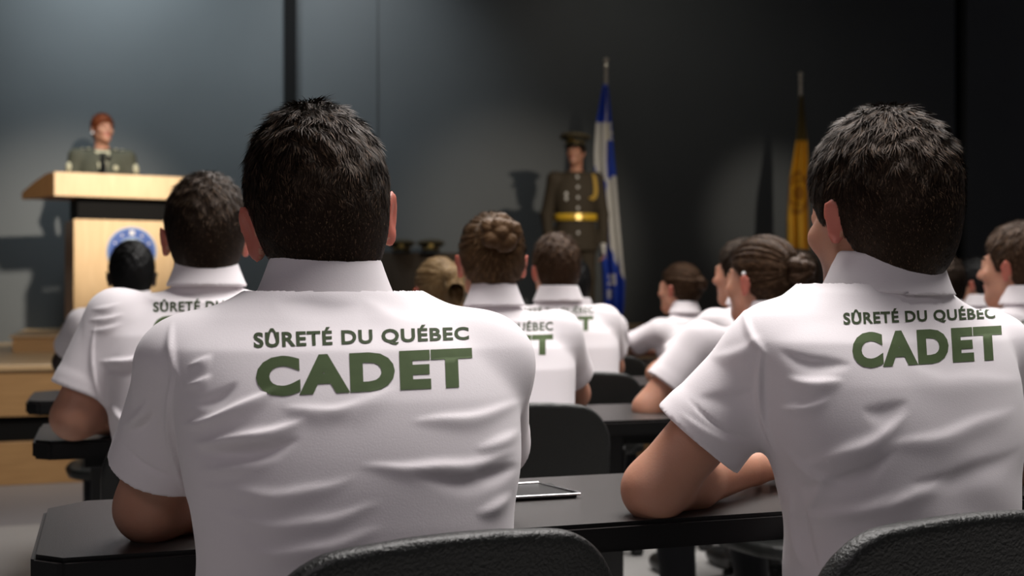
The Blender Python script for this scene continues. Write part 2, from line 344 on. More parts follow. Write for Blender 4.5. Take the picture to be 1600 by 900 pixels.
def zl_short(y, nape=-.085):
    return np.interp(y, [-.11, -.055, -.03, -.012, .004, .012, .03, .05, .09], [nape, nape, -.050, -.018, .020, -.012, -.010, .040, .078])
def person(lab, head, hyaw=0, hpitch=0, hroll=0, yaw=18.5, lean=.18, hs=1.0, g=1.0, sw=.17, res=.0065, skin='skin', style='short', hair='brown',
           joints=None, hip=None, shirtkeys=None, group=None, hstr=5000, folds=None, neckr=.055, legs=True, sleeve_r=(.072, .066), ears=1.0, arms='table', ears_red=True, label_cat='person', nape=-.085, hairt=.014, texts=(), sleevecut=.66, hairfn=None, seamf=None, tabz=.74, hairres=None):
    """head=(px, py_top, D): where the crown shows; builds one seated figure"""
    yw = math.radians(yaw); top = W(*head); t_off = .137*hs+hairt*.5
    cxy, sxy = math.cos(yw), math.sin(yw); R2 = np.array([[cxy, -sxy], [sxy, cxy]])
    if hip is None: hxy = top[:2]-R2@np.array([0, lean])
    else: hxy = np.array(hip)
    def tl(p):
        p = np.array(p, float); q = R2.T@(p[:2]-hxy); return np.array([q[0], q[1], p[2]])
    hc = tl(top); hc[2] -= t_off; hz = hc[2]; lx, ly = hc[0], hc[1]
    H = Head(hc, math.radians(hyaw), math.radians(hpitch), math.radians(hroll), hs)
    J = {}
    for sgn, nm in ((-1, 'L'), (1, 'R')):
        J['S'+nm] = np.array([lx*.8+sgn*sw, ly*.72, hz-.176]); J['E'+nm] = np.array([lx*.5+sgn*(sw+.07), ly*.72+.14, tabz+.05])
        J['W'+nm] = np.array([lx*.5+sgn*.06, ly*.72+.33, tabz+.045])
    if joints:
        for k, v in joints.items(): J[k] = tl(W(*v)) if len(v) == 3 else np.array(v[1:])
    nb = np.array([lx*.85, ly*.80, hz-.155])
    lo = np.minimum.reduce([J[k] for k in J]+[hc-.16*hs, np.array([-.22, -.2, .42])])-np.array([.09, .09, .05])
    hi = np.maximum.reduce([J[k] for k in J]+[hc+.16*hs, np.array([.22, .2, .5])])+np.array([.12, .20, .05])
    # body: head, neck, torso, arms, hands as one surface
    f = Field(lo, hi, res); head_field(f, H, ears)
    f.cone(nb+np.array([0, -.005, -.03]), H.p(0, -.030, -.035), neckr*1.04, neckr, .03)
    T = lambda t: np.array([lx*.8*t, (ly*.70)*t**1.15])
    zb, ze = .47, nb[2]
    K = []
    for t, a, b in ((0, .155, .105), (.15, .155, .11), (.4, .14, .10), (.65, .155, .105), (.85, .165, .10), (.93, .15, .085), (1.0, .08, .06)):
        c = T(t); K.append((zb+(ze-zb)*t, c[0], c[1], a*g, b*g))
    f.column(K, 2.2, .03)
    for nm in 'LR':
        S_, E_, W_ = J['S'+nm], J['E'+nm], J['W'+nm]
        f.cone(np.array([nb[0], nb[1], S_[2]+.0]), S_, .030, .034*g, .03)
        f.cone(S_, E_, .042*g, .040*g, .03); f.cone(S_*.45+E_*.55, E_, .040*g, .036*g, .02)
        d = (W_-E_); dl = np.linalg.norm(d)
        f.cone(E_, E_+d*.35, .038*g, .040*g, .025); f.cone(E_+d*.35, W_, .040*g, .025*g, .02)
        hand_field(f, W_, d/dl+np.array([0, .25, 0]) if nm == 'L' else d/dl+np.array([0, .25, 0]), 1 if nm == 'L' else -1, s=.95, curl=.5)
    if legs:
        pass
    V, Q = f.mesh(); V = relax(V, Q, 1, .4)
    l = H.loc(V[Q[:, 0]]); mi = np.zeros(len(Q), int)
    if ears_red: mi[(np.abs(l[:, 0]) > .0765) & (np.abs(l[:, 1]+.005) < .04) & (np.abs(l[:, 2]) < .05)] = 1
    mi[(np.abs(l[:, 0]) < .024) & (l[:, 1] > .088) & (l[:, 2] < -.045) & (l[:, 2] > -.066)] = 2
    ed = np.sqrt((np.abs(l[:, 0])-.031)**2+(l[:, 2]-.008)**2); mi[(ed < .007) & (l[:, 1] > .08)] = 3
    mi[(np.abs(np.abs(l[:, 0])-.031) < .016) & (l[:, 1] > .078) & (np.abs(l[:, 2]-.030) < .0035)] = 4
    hm = M[hair] if isinstance(hair, str) else hair
    body = link('person', npmesh('person', V, Q, mi), [M[skin], M['skin_red' if ears_red else skin], M['lip'], M['eye'], hm[0]])
    body.location = (hxy[0], hxy[1], 0); body.rotation_euler = (0, 0, yw); tag(body, lab, label_cat, group)
    # polo shirt
    sh = Field(lo-np.array([.03, .05, 0]), (hi[0]+.03, hi[1], nb[2]+.06), min(res, .0036) if hstr > 9000 else res)
    if shirtkeys: K2 = shirtkeys
    else:
        K2 = []
        for t, a, b in ((0, .185, .130), (.12, .180, .132), (.35, .172, .125), (.6, .185, .127), (.80, .195, .118), (.90, .184, .105), (.96, .150, .088), (1.02, .098, .072)):
            c = T(t); K2.append((zb+(ze-zb)*t, c[0], c[1], a*g, b*g))
    sh.column(K2, 2.35, .03)
    axc = (H.p(0, -.030, -.035)-nb); axc = axc/np.linalg.norm(axc)*.35+np.array([0, 0, .65]); axc /= np.linalg.norm(axc)
    sh.cone(nb+np.array([0, -.004, -.02]), nb+np.array([0, -.006, .048])+axc*.004, neckr+.026, neckr+.010, .05)
    for nm in 'LR':
        S_, E_ = J['S'+nm], J['E'+nm]; q = -1 if nm == 'L' else 1
        sh.cone(np.array([nb[0]+q*.035, nb[1]-.005, ze-.012]), S_+np.array([0, -.005, -.004]), .044, .048*g, .045)
        sh.cone(S_, S_+(E_-S_)*sleevecut, sleeve_r[0]*g*.84, sleeve_r[1]*g*.98, .03, cut=None if False else 1.0)
        e = S_+(E_-S_)*(sleevecut-.07); sh.cone(e, S_+(E_-S_)*sleevecut, sleeve_r[1]*g*1.0, sleeve_r[1]*g*1.02, .003, cut=1.0)
    V2, Q2 = sh.mesh(); V2 = relax(V2, Q2, 2, .5)
    wm = Matrix.Translation(Vector((hxy[0], hxy[1], 0))) @ Matrix.Rotation(yw, 4, 'Z'); Rw = np.array(wm)[:3, :3]; tw = np.array(wm)[:3, 3]
    if folds or True:
        N2 = vnormals(V2, Q2); Vw = V2@Rw.T+tw; px = 800+Vw[:, 0]/Vw[:, 1]*F; py = HZ-(Vw[:, 2]-CH)/Vw[:, 1]*F
        Nw = N2@Rw.T; front = ((Nw*(Vw-np.array([0, 0, CH]))).sum(1) < 0)
        disp = np.zeros(len(V2))
        # soft generic drape
        ph = (head[0]*.37) % 6.28
        w_ = V2*np.array([1, 1, 1.0]); disp += .0016*np.sin(w_[:, 2]*55+w_[:, 0]*18+ph+2*np.sin(w_[:, 0]*14+ph))*np.exp(-((w_[:, 2]-(ze-.30))/.13)**2)
        disp += .0018*np.sin(w_[:, 0]*70+w_[:, 2]*25+2*np.sin(w_[:, 2]*11+ph))*np.exp(-((w_[:, 2]-(zb+.05))/.10)**2)
        for (x0, y0, x1, y1, wd, am) in (folds or ()):
            dx, dy = x1-x0, y1-y0; LL = math.hypot(dx, dy); t = ((px-x0)*dx+(py-y0)*dy)/LL**2; tt = np.clip(t, 0, 1)
            bend = 0.08*LL*np.sin(np.pi*tt)+wd*.40*np.sin(px*.022+py*.013)+wd*.14*np.sin(px*.06+1.3); dist = ((px-x0)*(-dy)+(py-y0)*dx)/LL-bend; wv_ = wd*(.45+.75*np.sin(np.pi*tt))*np.where(dist > 0, 1.35, .7)
            over = np.where(t < 0, -t, np.where(t > 1, t-1, 0))*LL
            prof = np.sin(np.pi*np.clip(tt, .0, 1))**1.15
            disp += front*am*1.35*prof*np.exp(-(dist/wv_)**2)
        V2 = V2+N2*disp[:, None]
    ppx = V2@Rw.T+tw
    shirt = link('polo_shirt', npmesh('polo_shirt', V2, Q2), M['shirt'], body)
    # collar: folded band
    cf = Field(nb+np.array([-.14, -.16, -.04]), nb+np.array([.14, .16, .19]), min(res, .004) if hstr > 9000 else .0055)
    ax = (H.p(0, -.030, -.035)-nb); ax = ax/np.linalg.norm(ax)*.35+np.array([0, 0, .65]); ax /= np.linalg.norm(ax); c0 = nb+np.array([0, -.006, .048])
    Lc = .056; r0, r1 = neckr+.030, neckr+.008
    def colf(X, Y, Z):
        p = [X-c0[0], Y-c0[1], Z-c0[2]]; hh = sum(ax[i]*p[i] for i in range(3))+0*X
        rr = np.sqrt(np.maximum((p[0]/1.06)**2+p[1]**2+p[2]**2-(hh)**2, 0)); r = r0+(r1-r0)*np.clip(hh/Lc, 0, 1)**.8
        d = np.maximum(rr-r, np.maximum(-hh, hh-Lc)); inner = rr-(neckr-.004)
        return np.maximum(d, -inner)
    cf.add(colf, c0-.13, c0+.13, .002); V3, Q3 = cf.mesh(); V3 = relax(V3, Q3, 1, .5)
    link('collar', npmesh('collar', V3, Q3), M['shirt'], shirt)
    for tx in texts: lettering(shirt, wm, *tx)
    # hair
    hairr = hairres or (.004 if hstr > 6000 else .005)
    hf = Field(H.C-.21*hs, H.C+.21*hs, hairr)
    t = hairt
    def mk(c, r, k=.02, clipz=True, hl=zl_short):
        c = np.array(c, float)
        def clip(x, y, z):
            X_ = x/hs+c[0]; Y_ = y/hs+c[1]; Z_ = z/hs+c[2]
            zz = np.interp(Y_[...], np.linspace(-.2, .2, 81), hl(np.linspace(-.2, .2, 81))).astype(np.float32) if not np.isscalar(Y_) else hl(Y_)
            return (zz-Z_)*hs*.8
        hf.ell(H.p(*c), np.array(r)*hs, H.R, k, 'add', clip if clipz else None)
    def flow_short(lp):
        o = lp-np.array([.0, -.045, .13]); o[:, 2] -= .15*0; return o+np.array([0, -.02, -.05])
    bunp = None
    hl = (lambda y: zl_short(y, nape))
    if style == 'short':
        mk((0, -.010, .032), (.073+t*.75, .092+t, .084+t*1.5), hl=hl); mk((0, -.045, -.02), (.058+t*.5, .058+t*.4, .085), .03, hl=hl)
        if hairfn: hairfn(mk, hf, H)
        Vh, Qh = hf.mesh(); fl = flow_short; rise = lambda lp: np.clip(.08+lp[:, 2]*2.6, .06, .30); Lg = lambda lp: np.clip(.008+lp[:, 2]*.12, .006, .020)
    else:
        hlf = lambda y: np.interp(y, [-.11, -.055, -.03, -.012, .004, .02, .05, .09], [-.06, -.065, -.045, -.015, .016, .02, .045, .080])
        mk((0, -.010, .032), (.073+t*.7, .092+t, .083+t), hl=hlf); mk((0, -.04, -.01), (.056+t*.5, .060+t*.4, .07), .03, hl=hlf)
        if style == 'topbun': bunp = np.array([0.004, -.122, .072]); br = .046
        elif style == 'lowbun': bunp = np.array([0.0, -.138, .028]); br = .042
        elif style == 'smallbun': bunp = np.array([0, -.128, .028]); br = .032
        elif style == 'pony': bunp = np.array([0, -.105, .06]); br = .026
        e1 = np.array([1, 0, 0]); bn = bunp/np.linalg.norm(bunp); e2 = np.cross(bn, e1)
        def rope(rad, r, off, turns, nseg=26, wob=.2):
            P = [bunp+bn*(off+rad*wob*math.sin(i*math.tau*turns/nseg))+rad*(1+.12*math.cos(i*math.tau*turns/nseg))*(math.cos(i/nseg*math.tau)*e1+math.sin(i/nseg*math.tau)*e2) for i in range(nseg+1)]
            for i, (p_, q_) in enumerate(zip(P, P[1:])):
                w_ = 1+.28*math.cos(i*math.tau*turns/nseg); hf.cone(H.p(*p_), H.p(*q_), r*w_*hs, r*w_*hs, .002)
        rope(br*.68, br*.34, -.004, 5); rope(br*.30, br*.27, br*.35, 3, 16)
        hf.ell(H.p(*(bunp-bn*.008)), np.array([br, br, br])*.62*hs, H.R, .002)
        if style == 'pony':
            pts = [bunp+np.array([0, 0, 0]), bunp+np.array([-.01, -.055, -.01]), bunp+np.array([-.02, -.085, -.06]), bunp+np.array([-.01, -.08, -.13]), bunp+np.array([.0, -.06, -.19])]
            for i_, (p_, q_) in enumerate(zip(pts, pts[1:])): hf.cone(H.p(*p_), H.p(*q_), (.022, .030, .030, .022)[i_]*hs, (.030, .030, .022, .010)[i_]*hs, .02)
        Vh, Qh = hf.mesh()
        def fl(lp):
            o = bunp-lp; near = (np.linalg.norm(o, axis=1) < br*1.5)[:, None]
            return np.where(near, np.cross(o, bunp[None, :]), o)
        rise = .05; Lg = .022
    Vh = relax(Vh, Qh, 1, .5); Nh = vnormals(Vh, Qh); lh = H.loc(Vh)*60
    if style == 'short':
        amp = .0022*np.clip(lh[:, 2]/60*12+.2, .1, 1); Vh = Vh+Nh*(amp*(np.sin(lh[:, 0]*3.1+np.sin(lh[:, 1]*2.3)*1.5)*np.sin(lh[:, 1]*2.7+lh[:, 2]*1.9)))[:, None]
    else:
        o = lh/60-bunp; ang = np.arctan2(o[:, 0], o[:, 2]); Vh = Vh+Nh*(np.where(np.linalg.norm(o, axis=1) > br*1.3, .0022, .0008)*np.sin(ang*22+np.sin(ang*7)*2))[:, None]
    me = npmesh('hair', Vh, Qh); matI = np.zeros(len(Qh), int)
    mats = list(hm); VV, QQ, mi_ = strands('hair', Vh, Qh, H, hstr, Lg, .0007 if hstr > 9000 else .0009, fl, mats, body, rise=rise, seed=int(head[0]) % 97, sel=(None if bunp is None else (lambda q: np.linalg.norm(q-bunp, axis=1) > br*1.25)), clump=.9 if style == 'short' else 0, jit=.45 if style == 'short' else .05)
    Va = np.concatenate([Vh, VV]); Qa = np.concatenate([Qh, QQ+len(Vh)]); ma = np.concatenate([matI, mi_])
    link('hair', npmesh('hair', Va, Qa, ma), mats, body)
    # trousers + shoes
    tr = Field((-.26, -.22, 0.0), (.26, .70, .62), .011)
    tr.column([(.40, 0, 0, .15, .11), (.46, 0, 0, .165, .12), (.52, 0, .0, .165, .115), (.60, 0, ly*.1, .155, .105)], 2.3, .03)
    for q in (-1, 1):
        kn = (q*.12, .43, .49); an = (q*.13, .36, .11)
        tr.cone((q*.085, .03, .525), kn, .082, .062, .03); tr.cone(kn, an, .062, .045, .02)
    V4, Q4 = tr.mesh(); link('trousers', npmesh('trousers', V4, Q4), M['trouser'], body)
    for q in (-1, 1):
        sf = Field((q*.13-.07, .25, -.01), (q*.13+.07, .62, .15), .008)
        sf.ell((q*.13, .45, .035), (.045, .13, .045), None, .01, clip=lambda x, y, z: (.035-.035-z-.034)); sf.cone((q*.13, .365, .05), (q*.13, .36, .11), .045, .043, .03)
        V5, Q5 = sf.mesh(); link('shoe', npmesh('shoe', V5, Q5), M['shoe'], body)
    return body, H, wm

def text_mesh(s, off=.04):
    c = bpy.data.curves.new('lettering', 'FONT'); c.body = s; c.size = 1; c.offset = off; c.fill_mode = 'FRONT'; c.resolution_u = 4; c.space_character = 1.03+off*2.2
    o = bpy.data.objects.new('tmp_text', c); COL.objects.link(o); dg = bpy.context.evaluated_depsgraph_get(); dg.update()
    me = bpy.data.meshes.new_from_object(o.evaluated_get(dg)); bpy.data.objects.remove(o); bpy.data.curves.remove(c)
    return me
def lettering(shirt, wm, s, quad, m='ink', off=.04, cuts=60, lift=.0012, name='lettering', parent=None):
    """quad: photo corners TL, TR, BR, BL of the printed line; the ink is laid on the cloth surface"""
    me = text_mesh(s, off); bm = bmesh.new(); bm.from_mesh(me); bpy.data.meshes.remove(me)
    bmesh.ops.remove_doubles(bm, verts=bm.verts, dist=1e-5)
    xs = [v.co.x for v in bm.verts]; x0, x1 = min(xs), max(xs); capH = .729
    for i in range(1, cuts):
        bmesh.ops.bisect_plane(bm, geom=bm.verts[:]+bm.edges[:]+bm.faces[:], plane_co=(x0+(x1-x0)*i/cuts, 0, 0), plane_no=(1, 0, 0))
    for i in range(0, 6):
        bmesh.ops.bisect_plane(bm, geom=bm.verts[:]+bm.edges[:]+bm.faces[:], plane_co=(0, i/5*capH, 0), plane_no=(0, 1, 0))
    vs = [wm @ v.co for v in shirt.data.vertices]; tree = BVHTree.FromPolygons(vs, [tuple(p.vertices) for p in shirt.data.polygons])
    TL, TR, BR, BL = [np.array(q, float) for q in quad]; o = Vector((0, 0, CH)); inv = wm.inverted(); dead = []
    for v in bm.verts:
        u = (v.co.x-x0)/(x1-x0); t = v.co.y/capH; p = (BL*(1-u)+BR*u)*(1-t)+(TL*(1-u)+TR*u)*t
        p[1] += -4*u*(1-u)*0
        d = Vector(((p[0]-800)/F, 1, -(p[1]-HZ)/F)).normalized(); hit, nrm, _, _ = tree.ray_cast(o, d)
        if hit is None: dead.append(v); continue
        if nrm.dot(d) > 0: nrm = -nrm
        v.co = inv @ (hit+nrm*lift)
    if dead: bmesh.ops.delete(bm, geom=dead, context='VERTS')
    # drop faces bridging big jumps
    bad = [f_ for f_ in bm.faces if max(e.calc_length() for e in f_.edges) > .06]; bmesh.ops.delete(bm, geom=bad, context='FACES')
    m2 = bpy.data.meshes.new(name); bm.to_mesh(m2); bm.free(); link(name, m2, M[m], shirt if parent is None else parent)
# ---------------------------------------------------------------- setting
def P2(o, t, s=0, z=0): return np.array([o[0]+U[0]*t+N[0]*s, o[1]+U[1]*t+N[1]*s, z])
def obox(name, o, t0, t1, s0, s1, z0, z1, m, parent=None, bev=0, kind=None, label=None, cat=None):
    """box aligned with the rows: o world origin, t along the rows, s towards the stage"""
    bm = bmesh.new(); box_bm(bm, ((t0+t1)/2, (s0+s1)/2, (z0+z1)/2), (t1-t0, s1-s0, z1-z0), bev)
    ob = bmo(name, bm, m, parent); ob.location = (o[0], o[1], 0); ob.rotation_euler = (0, 0, TH)
    if parent is not None: ob.location = (0, 0, 0); ob.rotation_euler = (0, 0, 0)
    if kind: ob['kind'] = kind
    if label: tag(ob, label, cat)
    return ob
SO = (-2.648, 6.67)       # stage front corner line
WO = (.5, 11.2)           # back wall line
obox('floor', SO, -3.5, 9, -9.5, -1.25, -.1, 0, M['floor'], kind='structure')
obox('floor_strip', SO, -3.5, 9, -1.25, 0, -.1, 0, M['floor_band'], kind='structure')
obox('stage_platform', SO, -3.5, 9, .06, 5.4, -.1, .657, M['oak_top'], kind='structure')
obox('trim_1', SO, -3.5, 9, 0, .06, 0, .235, M['oak'], kind='structure', bev=.003)
obox('trim_2', SO, -3.5, 9, .04, .06, .235, .375, M['black'], kind='structure')
obox('trim_3', SO, -3.5, 9, 0, .06, .375, .625, M['oak'], kind='structure', bev=.003)
obox('trim_4', SO, -3.5, 9, -.02, .12, .625, .66, M['oak_top'], kind='structure', bev=.006)
# second riser: its left end shows at px 25
RO = (-3.2, 8.1)
obox('stage_riser', RO, -.12, 9, .02, 4, .655, .752, M['oak'], kind='structure')
obox('trim_5', RO, -.14, 9, 0, 4, .752, .766, M['oak_top'], kind='structure', bev=.003)
obox('wall_back', WO, -9, -2.58, 0, .15, .6, 5.2, M['wall'], kind='structure')
obox('wall_back_right', WO, -2.48, 4.30, 0, .15, .6, 5.2, M['wall'], kind='structure')
obox('wall_right', WO, 4.42, 9, -.03, .15, .6, 5.2, M['wall'], kind='structure')
obox('trim_6', WO, -2.58, -2.48, -.05, .15, .6, 5.2, M['black'], kind='structure')
obox('trim_7', WO, 4.30, 4.42, .05, .15, .6, 5.2, M['black'], kind='structure')
obox('trim_8', WO, -1.772, -1.764, -.012, 0, .6, 5.2, M['wall_dark'], kind='structure')
obox('ceiling', SO, -3.5, 9, -7, 5.4, 5.2, 5.3, M['black'], kind='structure')

# ---------------------------------------------------------------- desks
def desk(o, L, lab, dp=.42):
    t = empty('desk', (o[0], o[1], 0), TH); tag(t, lab, 'desk', None)
    bm = bmesh.new(); c = .035; prism_bm(bm, [(c, 0), (L, 0), (L, dp), (c*1.6, dp), (0, dp-c*1.6), (0, c)], .700, .740)
    bmesh.ops.bevel(bm, geom=[e for e in bm.edges], offset=.006, segments=2, affect='EDGES'); ob = bmo('tabletop', bm, [M['table'], M['tedge']], t)
    for p in ob.data.polygons:
        if abs(p.normal.z) < .8 or p.normal.z < 0: p.material_index = 1
    obox('apron', (0, 0), .10, L-.1, .30, .32, .64, .70, M['tedge'], t, .003)
    n = max(2, int(L/1.3)+1)
    for i in range(n):
        x = .22+(L-.44)*i/(n-1); lg = obox('leg', (0, 0), x-.045, x+.045, .17, .29, .03, .70, M['metal_black'], t, .008)
        obox('foot', (0, 0), x-.03, x+.03, .04, .40, 0, .035, M['metal_black'], lg, .01)
    return t
DO = [(-.559, 1.406), (-1.0, 2.53), (-1.39, 3.47), (-1.60, 4.55)]
desk(DO[0], 2.7, 'long black desk nearest the camera, under the elbows of the two front cadets')
desk(DO[1], 3.9, 'long black desk in the second row, the one behind the nearest desk')
desk(DO[2], 4.6, 'long black desk in the third row from the camera')
desk(DO[3], 4.8, 'farthest long black desk, the last one before the wooden stage')

# ---------------------------------------------------------------- chairs
def make_chair():
    t = empty('conference_chair', (0, 0, 0))
    # backrest: curved padded shell standing behind the seat (local +y = facing), as one rounded slab
    f = Field((-.26, -.28, .50), (.26, -.08, .82), .005)
    def slab(th, hw, z0, z1, rr, y0):
        def fn(X, Y, Z):
            zc, zh = (z0+z1)/2, (z1-z0)/2; zt = Z-.018*(X/hw)**2*-1
            top = .022*(1-np.clip(np.abs(X)/hw, 0, 1)**2)
            yy = Y-y0-.42*X*X+(Z-.5)*.10
            qx = np.abs(X)-(hw-rr)+0*Z; qz = np.abs(Z-top-zc)-(zh-rr)
            o = np.sqrt(np.maximum(qx, 0)**2+np.maximum(qz, 0)**2)+np.minimum(np.maximum(qx, qz), 0)-rr
            e = .010; w0 = np.maximum(o+e, 0); w1 = np.maximum(np.abs(yy)-th+e, 0)
            return np.sqrt(w0*w0+w1*w1)-e+np.minimum(np.maximum(o+e, np.abs(yy)-th+e), 0)+0*X
        return fn
    f.add(slab(.016, .205, .53, .785, .085, -.185), (-.22, -.26, .52), (.22, -.1, .82), .004)
    f.add(slab(.010, .150, .555, .72, .04, -.215), (-.16, -.26, .54), (.16, -.17, .75), .004, 'sub')
    V, Q = f.mesh(); V = relax(V, Q, 2); link('backrest', npmesh('backrest', V, Q), M['plastic'], t)
    f = Field((-.26, -.25, .38), (.26, .26, .48), .008)
    f.ell((0, 0, .425), (.23, .225, .028), None, .01); f.column([(.405, 0, 0, .215, .205), (.438, 0, 0, .215, .205)], 4, .02)
    V, Q = f.mesh(); V = relax(V, Q, 3); link('seat', npmesh('seat', V, Q), M['plastic'], t)
    for q in (-1, 1):
        bm = bmesh.new()
        pts = [(q*.12, -.10, .40), (q*.12, -.19, .43), (q*.12, -.215, .56)]
        for a, b in zip(pts, pts[1:]): cyl_bm(bm, a, b, .012)
        for p in pts: sph_bm(bm, p, .012)
        bmo('back_support', bm, M['metal_black'], t, True)
    bm = bmesh.new(); cyl_bm(bm, (0, 0, .09), (0, 0, .40), .028); cyl_bm(bm, (0, 0, .06), (0, 0, .12), .045, .03); bmo('column', bm, M['metal_black'], t, True)
    for i in range(5):
        a = i*math.tau/5+.3; e = (math.cos(a)*.25, math.sin(a)*.25, .062); bm = bmesh.new(); cyl_bm(bm, (0, 0, .085), e, .022, .014); cyl_bm(bm, (e[0]-.02, e[1], .027), (e[0]+.02, e[1], .027), .027); cyl_bm(bm, e, (e[0], e[1], .04), .010)
        bmo('leg', bm, M['metal_black'], t, True)
    return t
_chair0 = make_chair(); _used = [False]
def chair(x, y, yaw, lab, z=0):
    if not _used[0]: r = _chair0; _used[0] = True
    else:
        r = _chair0.copy(); COL.objects.link(r)
        for ch in list(_chair0.children):
            c = ch.copy(); COL.objects.link(c); c.parent = r
    r.location = (x, y, z); r.rotation_euler = (0, 0, math.radians(yaw)); tag(r, lab, 'chair', 'black chairs at the desks'); return r

# ---------------------------------------------------------------- podium
PR = math.radians(27); pc = W(85, 305, 8.6)
pod = empty('podium', (pc[0], pc[1], .766), PR); tag(pod, 'maple lectern with black neck and blue round crest at the left of the stage', 'podium')
BW = .86  # body width
def pbox(name, x0, x1, y0, y1, z0, z1, m, parent=pod, bev=.004): 
    bm = bmesh.new(); box_bm(bm, ((x0+x1)/2, (y0+y1)/2, (z0+z1)/2), (x1-x0, y1-y0, z1-z0), bev); return bmo(name, bm, m, parent)
x0 = .135; x1 = x0+.80
pbox('base', x0-.02, x1+.02, .02, .56, 0, .05, M['maple_shaded'])
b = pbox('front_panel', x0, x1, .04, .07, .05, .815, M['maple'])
pbox('side_panel', x0, x0+.03, .07, .55, .05, .815, M['maple_shaded']); pbox('side_panel', x1-.03, x1, .07, .55, .05, .815, M['maple_shaded'])
pbox('shelf', x0+.03, x1-.03, .07, .53, .40, .42, M['maple_shaded'])
pbox('neck', x0+.03, x1-.03, .08, .50, .815, .975, M['black'])
# flared top: front fascia, slanted wings
bm = bmesh.new()
L = 1.08; zb_, zt_ = .975, 1.143
pl = [(0, 0), (L, 0), (L+.17, .50), (-.17, .50)]; va = [bm.verts.new((x, y, zb_)) for x, y in pl]
prof = [(0, zt_), (.12, zt_-.005), (.3, zt_-.05), (.50, zb_+.05)]
tops = [[bm.verts.new((-.17*y/.5, y, z)) for y, z in prof], [bm.verts.new((L+.17*y/.5, y, z)) for y, z in prof]]
bm.faces.new(va[::-1]); bm.faces.new((va[0], va[1], tops[1][0], tops[0][0])); bm.faces.new((va[2], va[3], tops[0][-1], tops[1][-1]))
bm.faces.new([va[3], va[0]]+tops[0]); bm.faces.new([va[1], va[2]]+tops[1][::-1])
for i in range(3): bm.faces.new((tops[0][i], tops[1][i], tops[1][i+1], tops[0][i+1]))
o = bmo('top', bm, [M['maple'], M['maple_shaded']], pod)
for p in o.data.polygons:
    if abs(p.normal.x) > .5 or p.normal.z < -.5: p.material_index = 1  # side wings and underside get the maple toned down for shade
# crest
M['crest'] = mat('crest_blue', (.03, .09, .36), .4, var=.35, vscale=14); M['crest_rim'] = mat('crest_pale', (.34, .45, .62), .4); M['white'] = mat('white_paint', (.8, .8, .8), .5)
M['crest_gold'] = mat('crest_gold', (.7, .5, .15), .45)
cx = (x0+x1)/2; cz = .59; bm = bmesh.new(); cyl_bm(bm, (cx, .028, cz), (cx, .04, cz), .178, seg=48); em = bmo('crest', bm, M['crest_rim'], pod, True)
bm = bmesh.new(); cyl_bm(bm, (cx, .022, cz), (cx, .03, cz), .166, seg=48); bmo('crest_field', bm, M['crest'], em, True)
bm = bmesh.new(); cyl_bm(bm, (cx, .019, cz), (cx, .023, cz), .10, seg=36); bmo('crest_centre', bm, M['crest_rim'], em, True)
for k in range(2, 7):
    bm = bmesh.new(); a = math.radians(90+(k-4)*32); box_bm(bm, (cx+.133*math.cos(a), .020, cz+.133*math.sin(a)), (.014 if k != 4 else .034, .004, .014 if k != 4 else .034), .003)
    bmo('crest_mark', bm, M['white'], em)
# microphone on the lectern
mic = empty('microphone', tuple(W(163, 262, 9.0)[:2])+(0,)); tag(mic, 'thin black gooseneck microphone in front of the speaker on the lectern', 'microphone')
mz = pod.location.z+zt_-.06; bm = bmesh.new(); mp = [(0, .02, mz-.0), (0, .03, mz+.10), (0, .05, mz+.17), (0, .08, mz+.20)]
for a, b_ in zip(mp, mp[1:]): cyl_bm(bm, a, b_, .005, seg=8)
cyl_bm(bm, (0, .02, mz-.03), (0, .02, mz+.005), .03); bmo('gooseneck', bm, M['metal_black'], mic, True)
bm = bmesh.new(); cyl_bm(bm, (0, .07, mz+.195), (0, .11, mz+.215), .014); sph_bm(bm, (0, .11, mz+.215), .014); bmo('capsule', bm, M['metal_black'], mic, True)

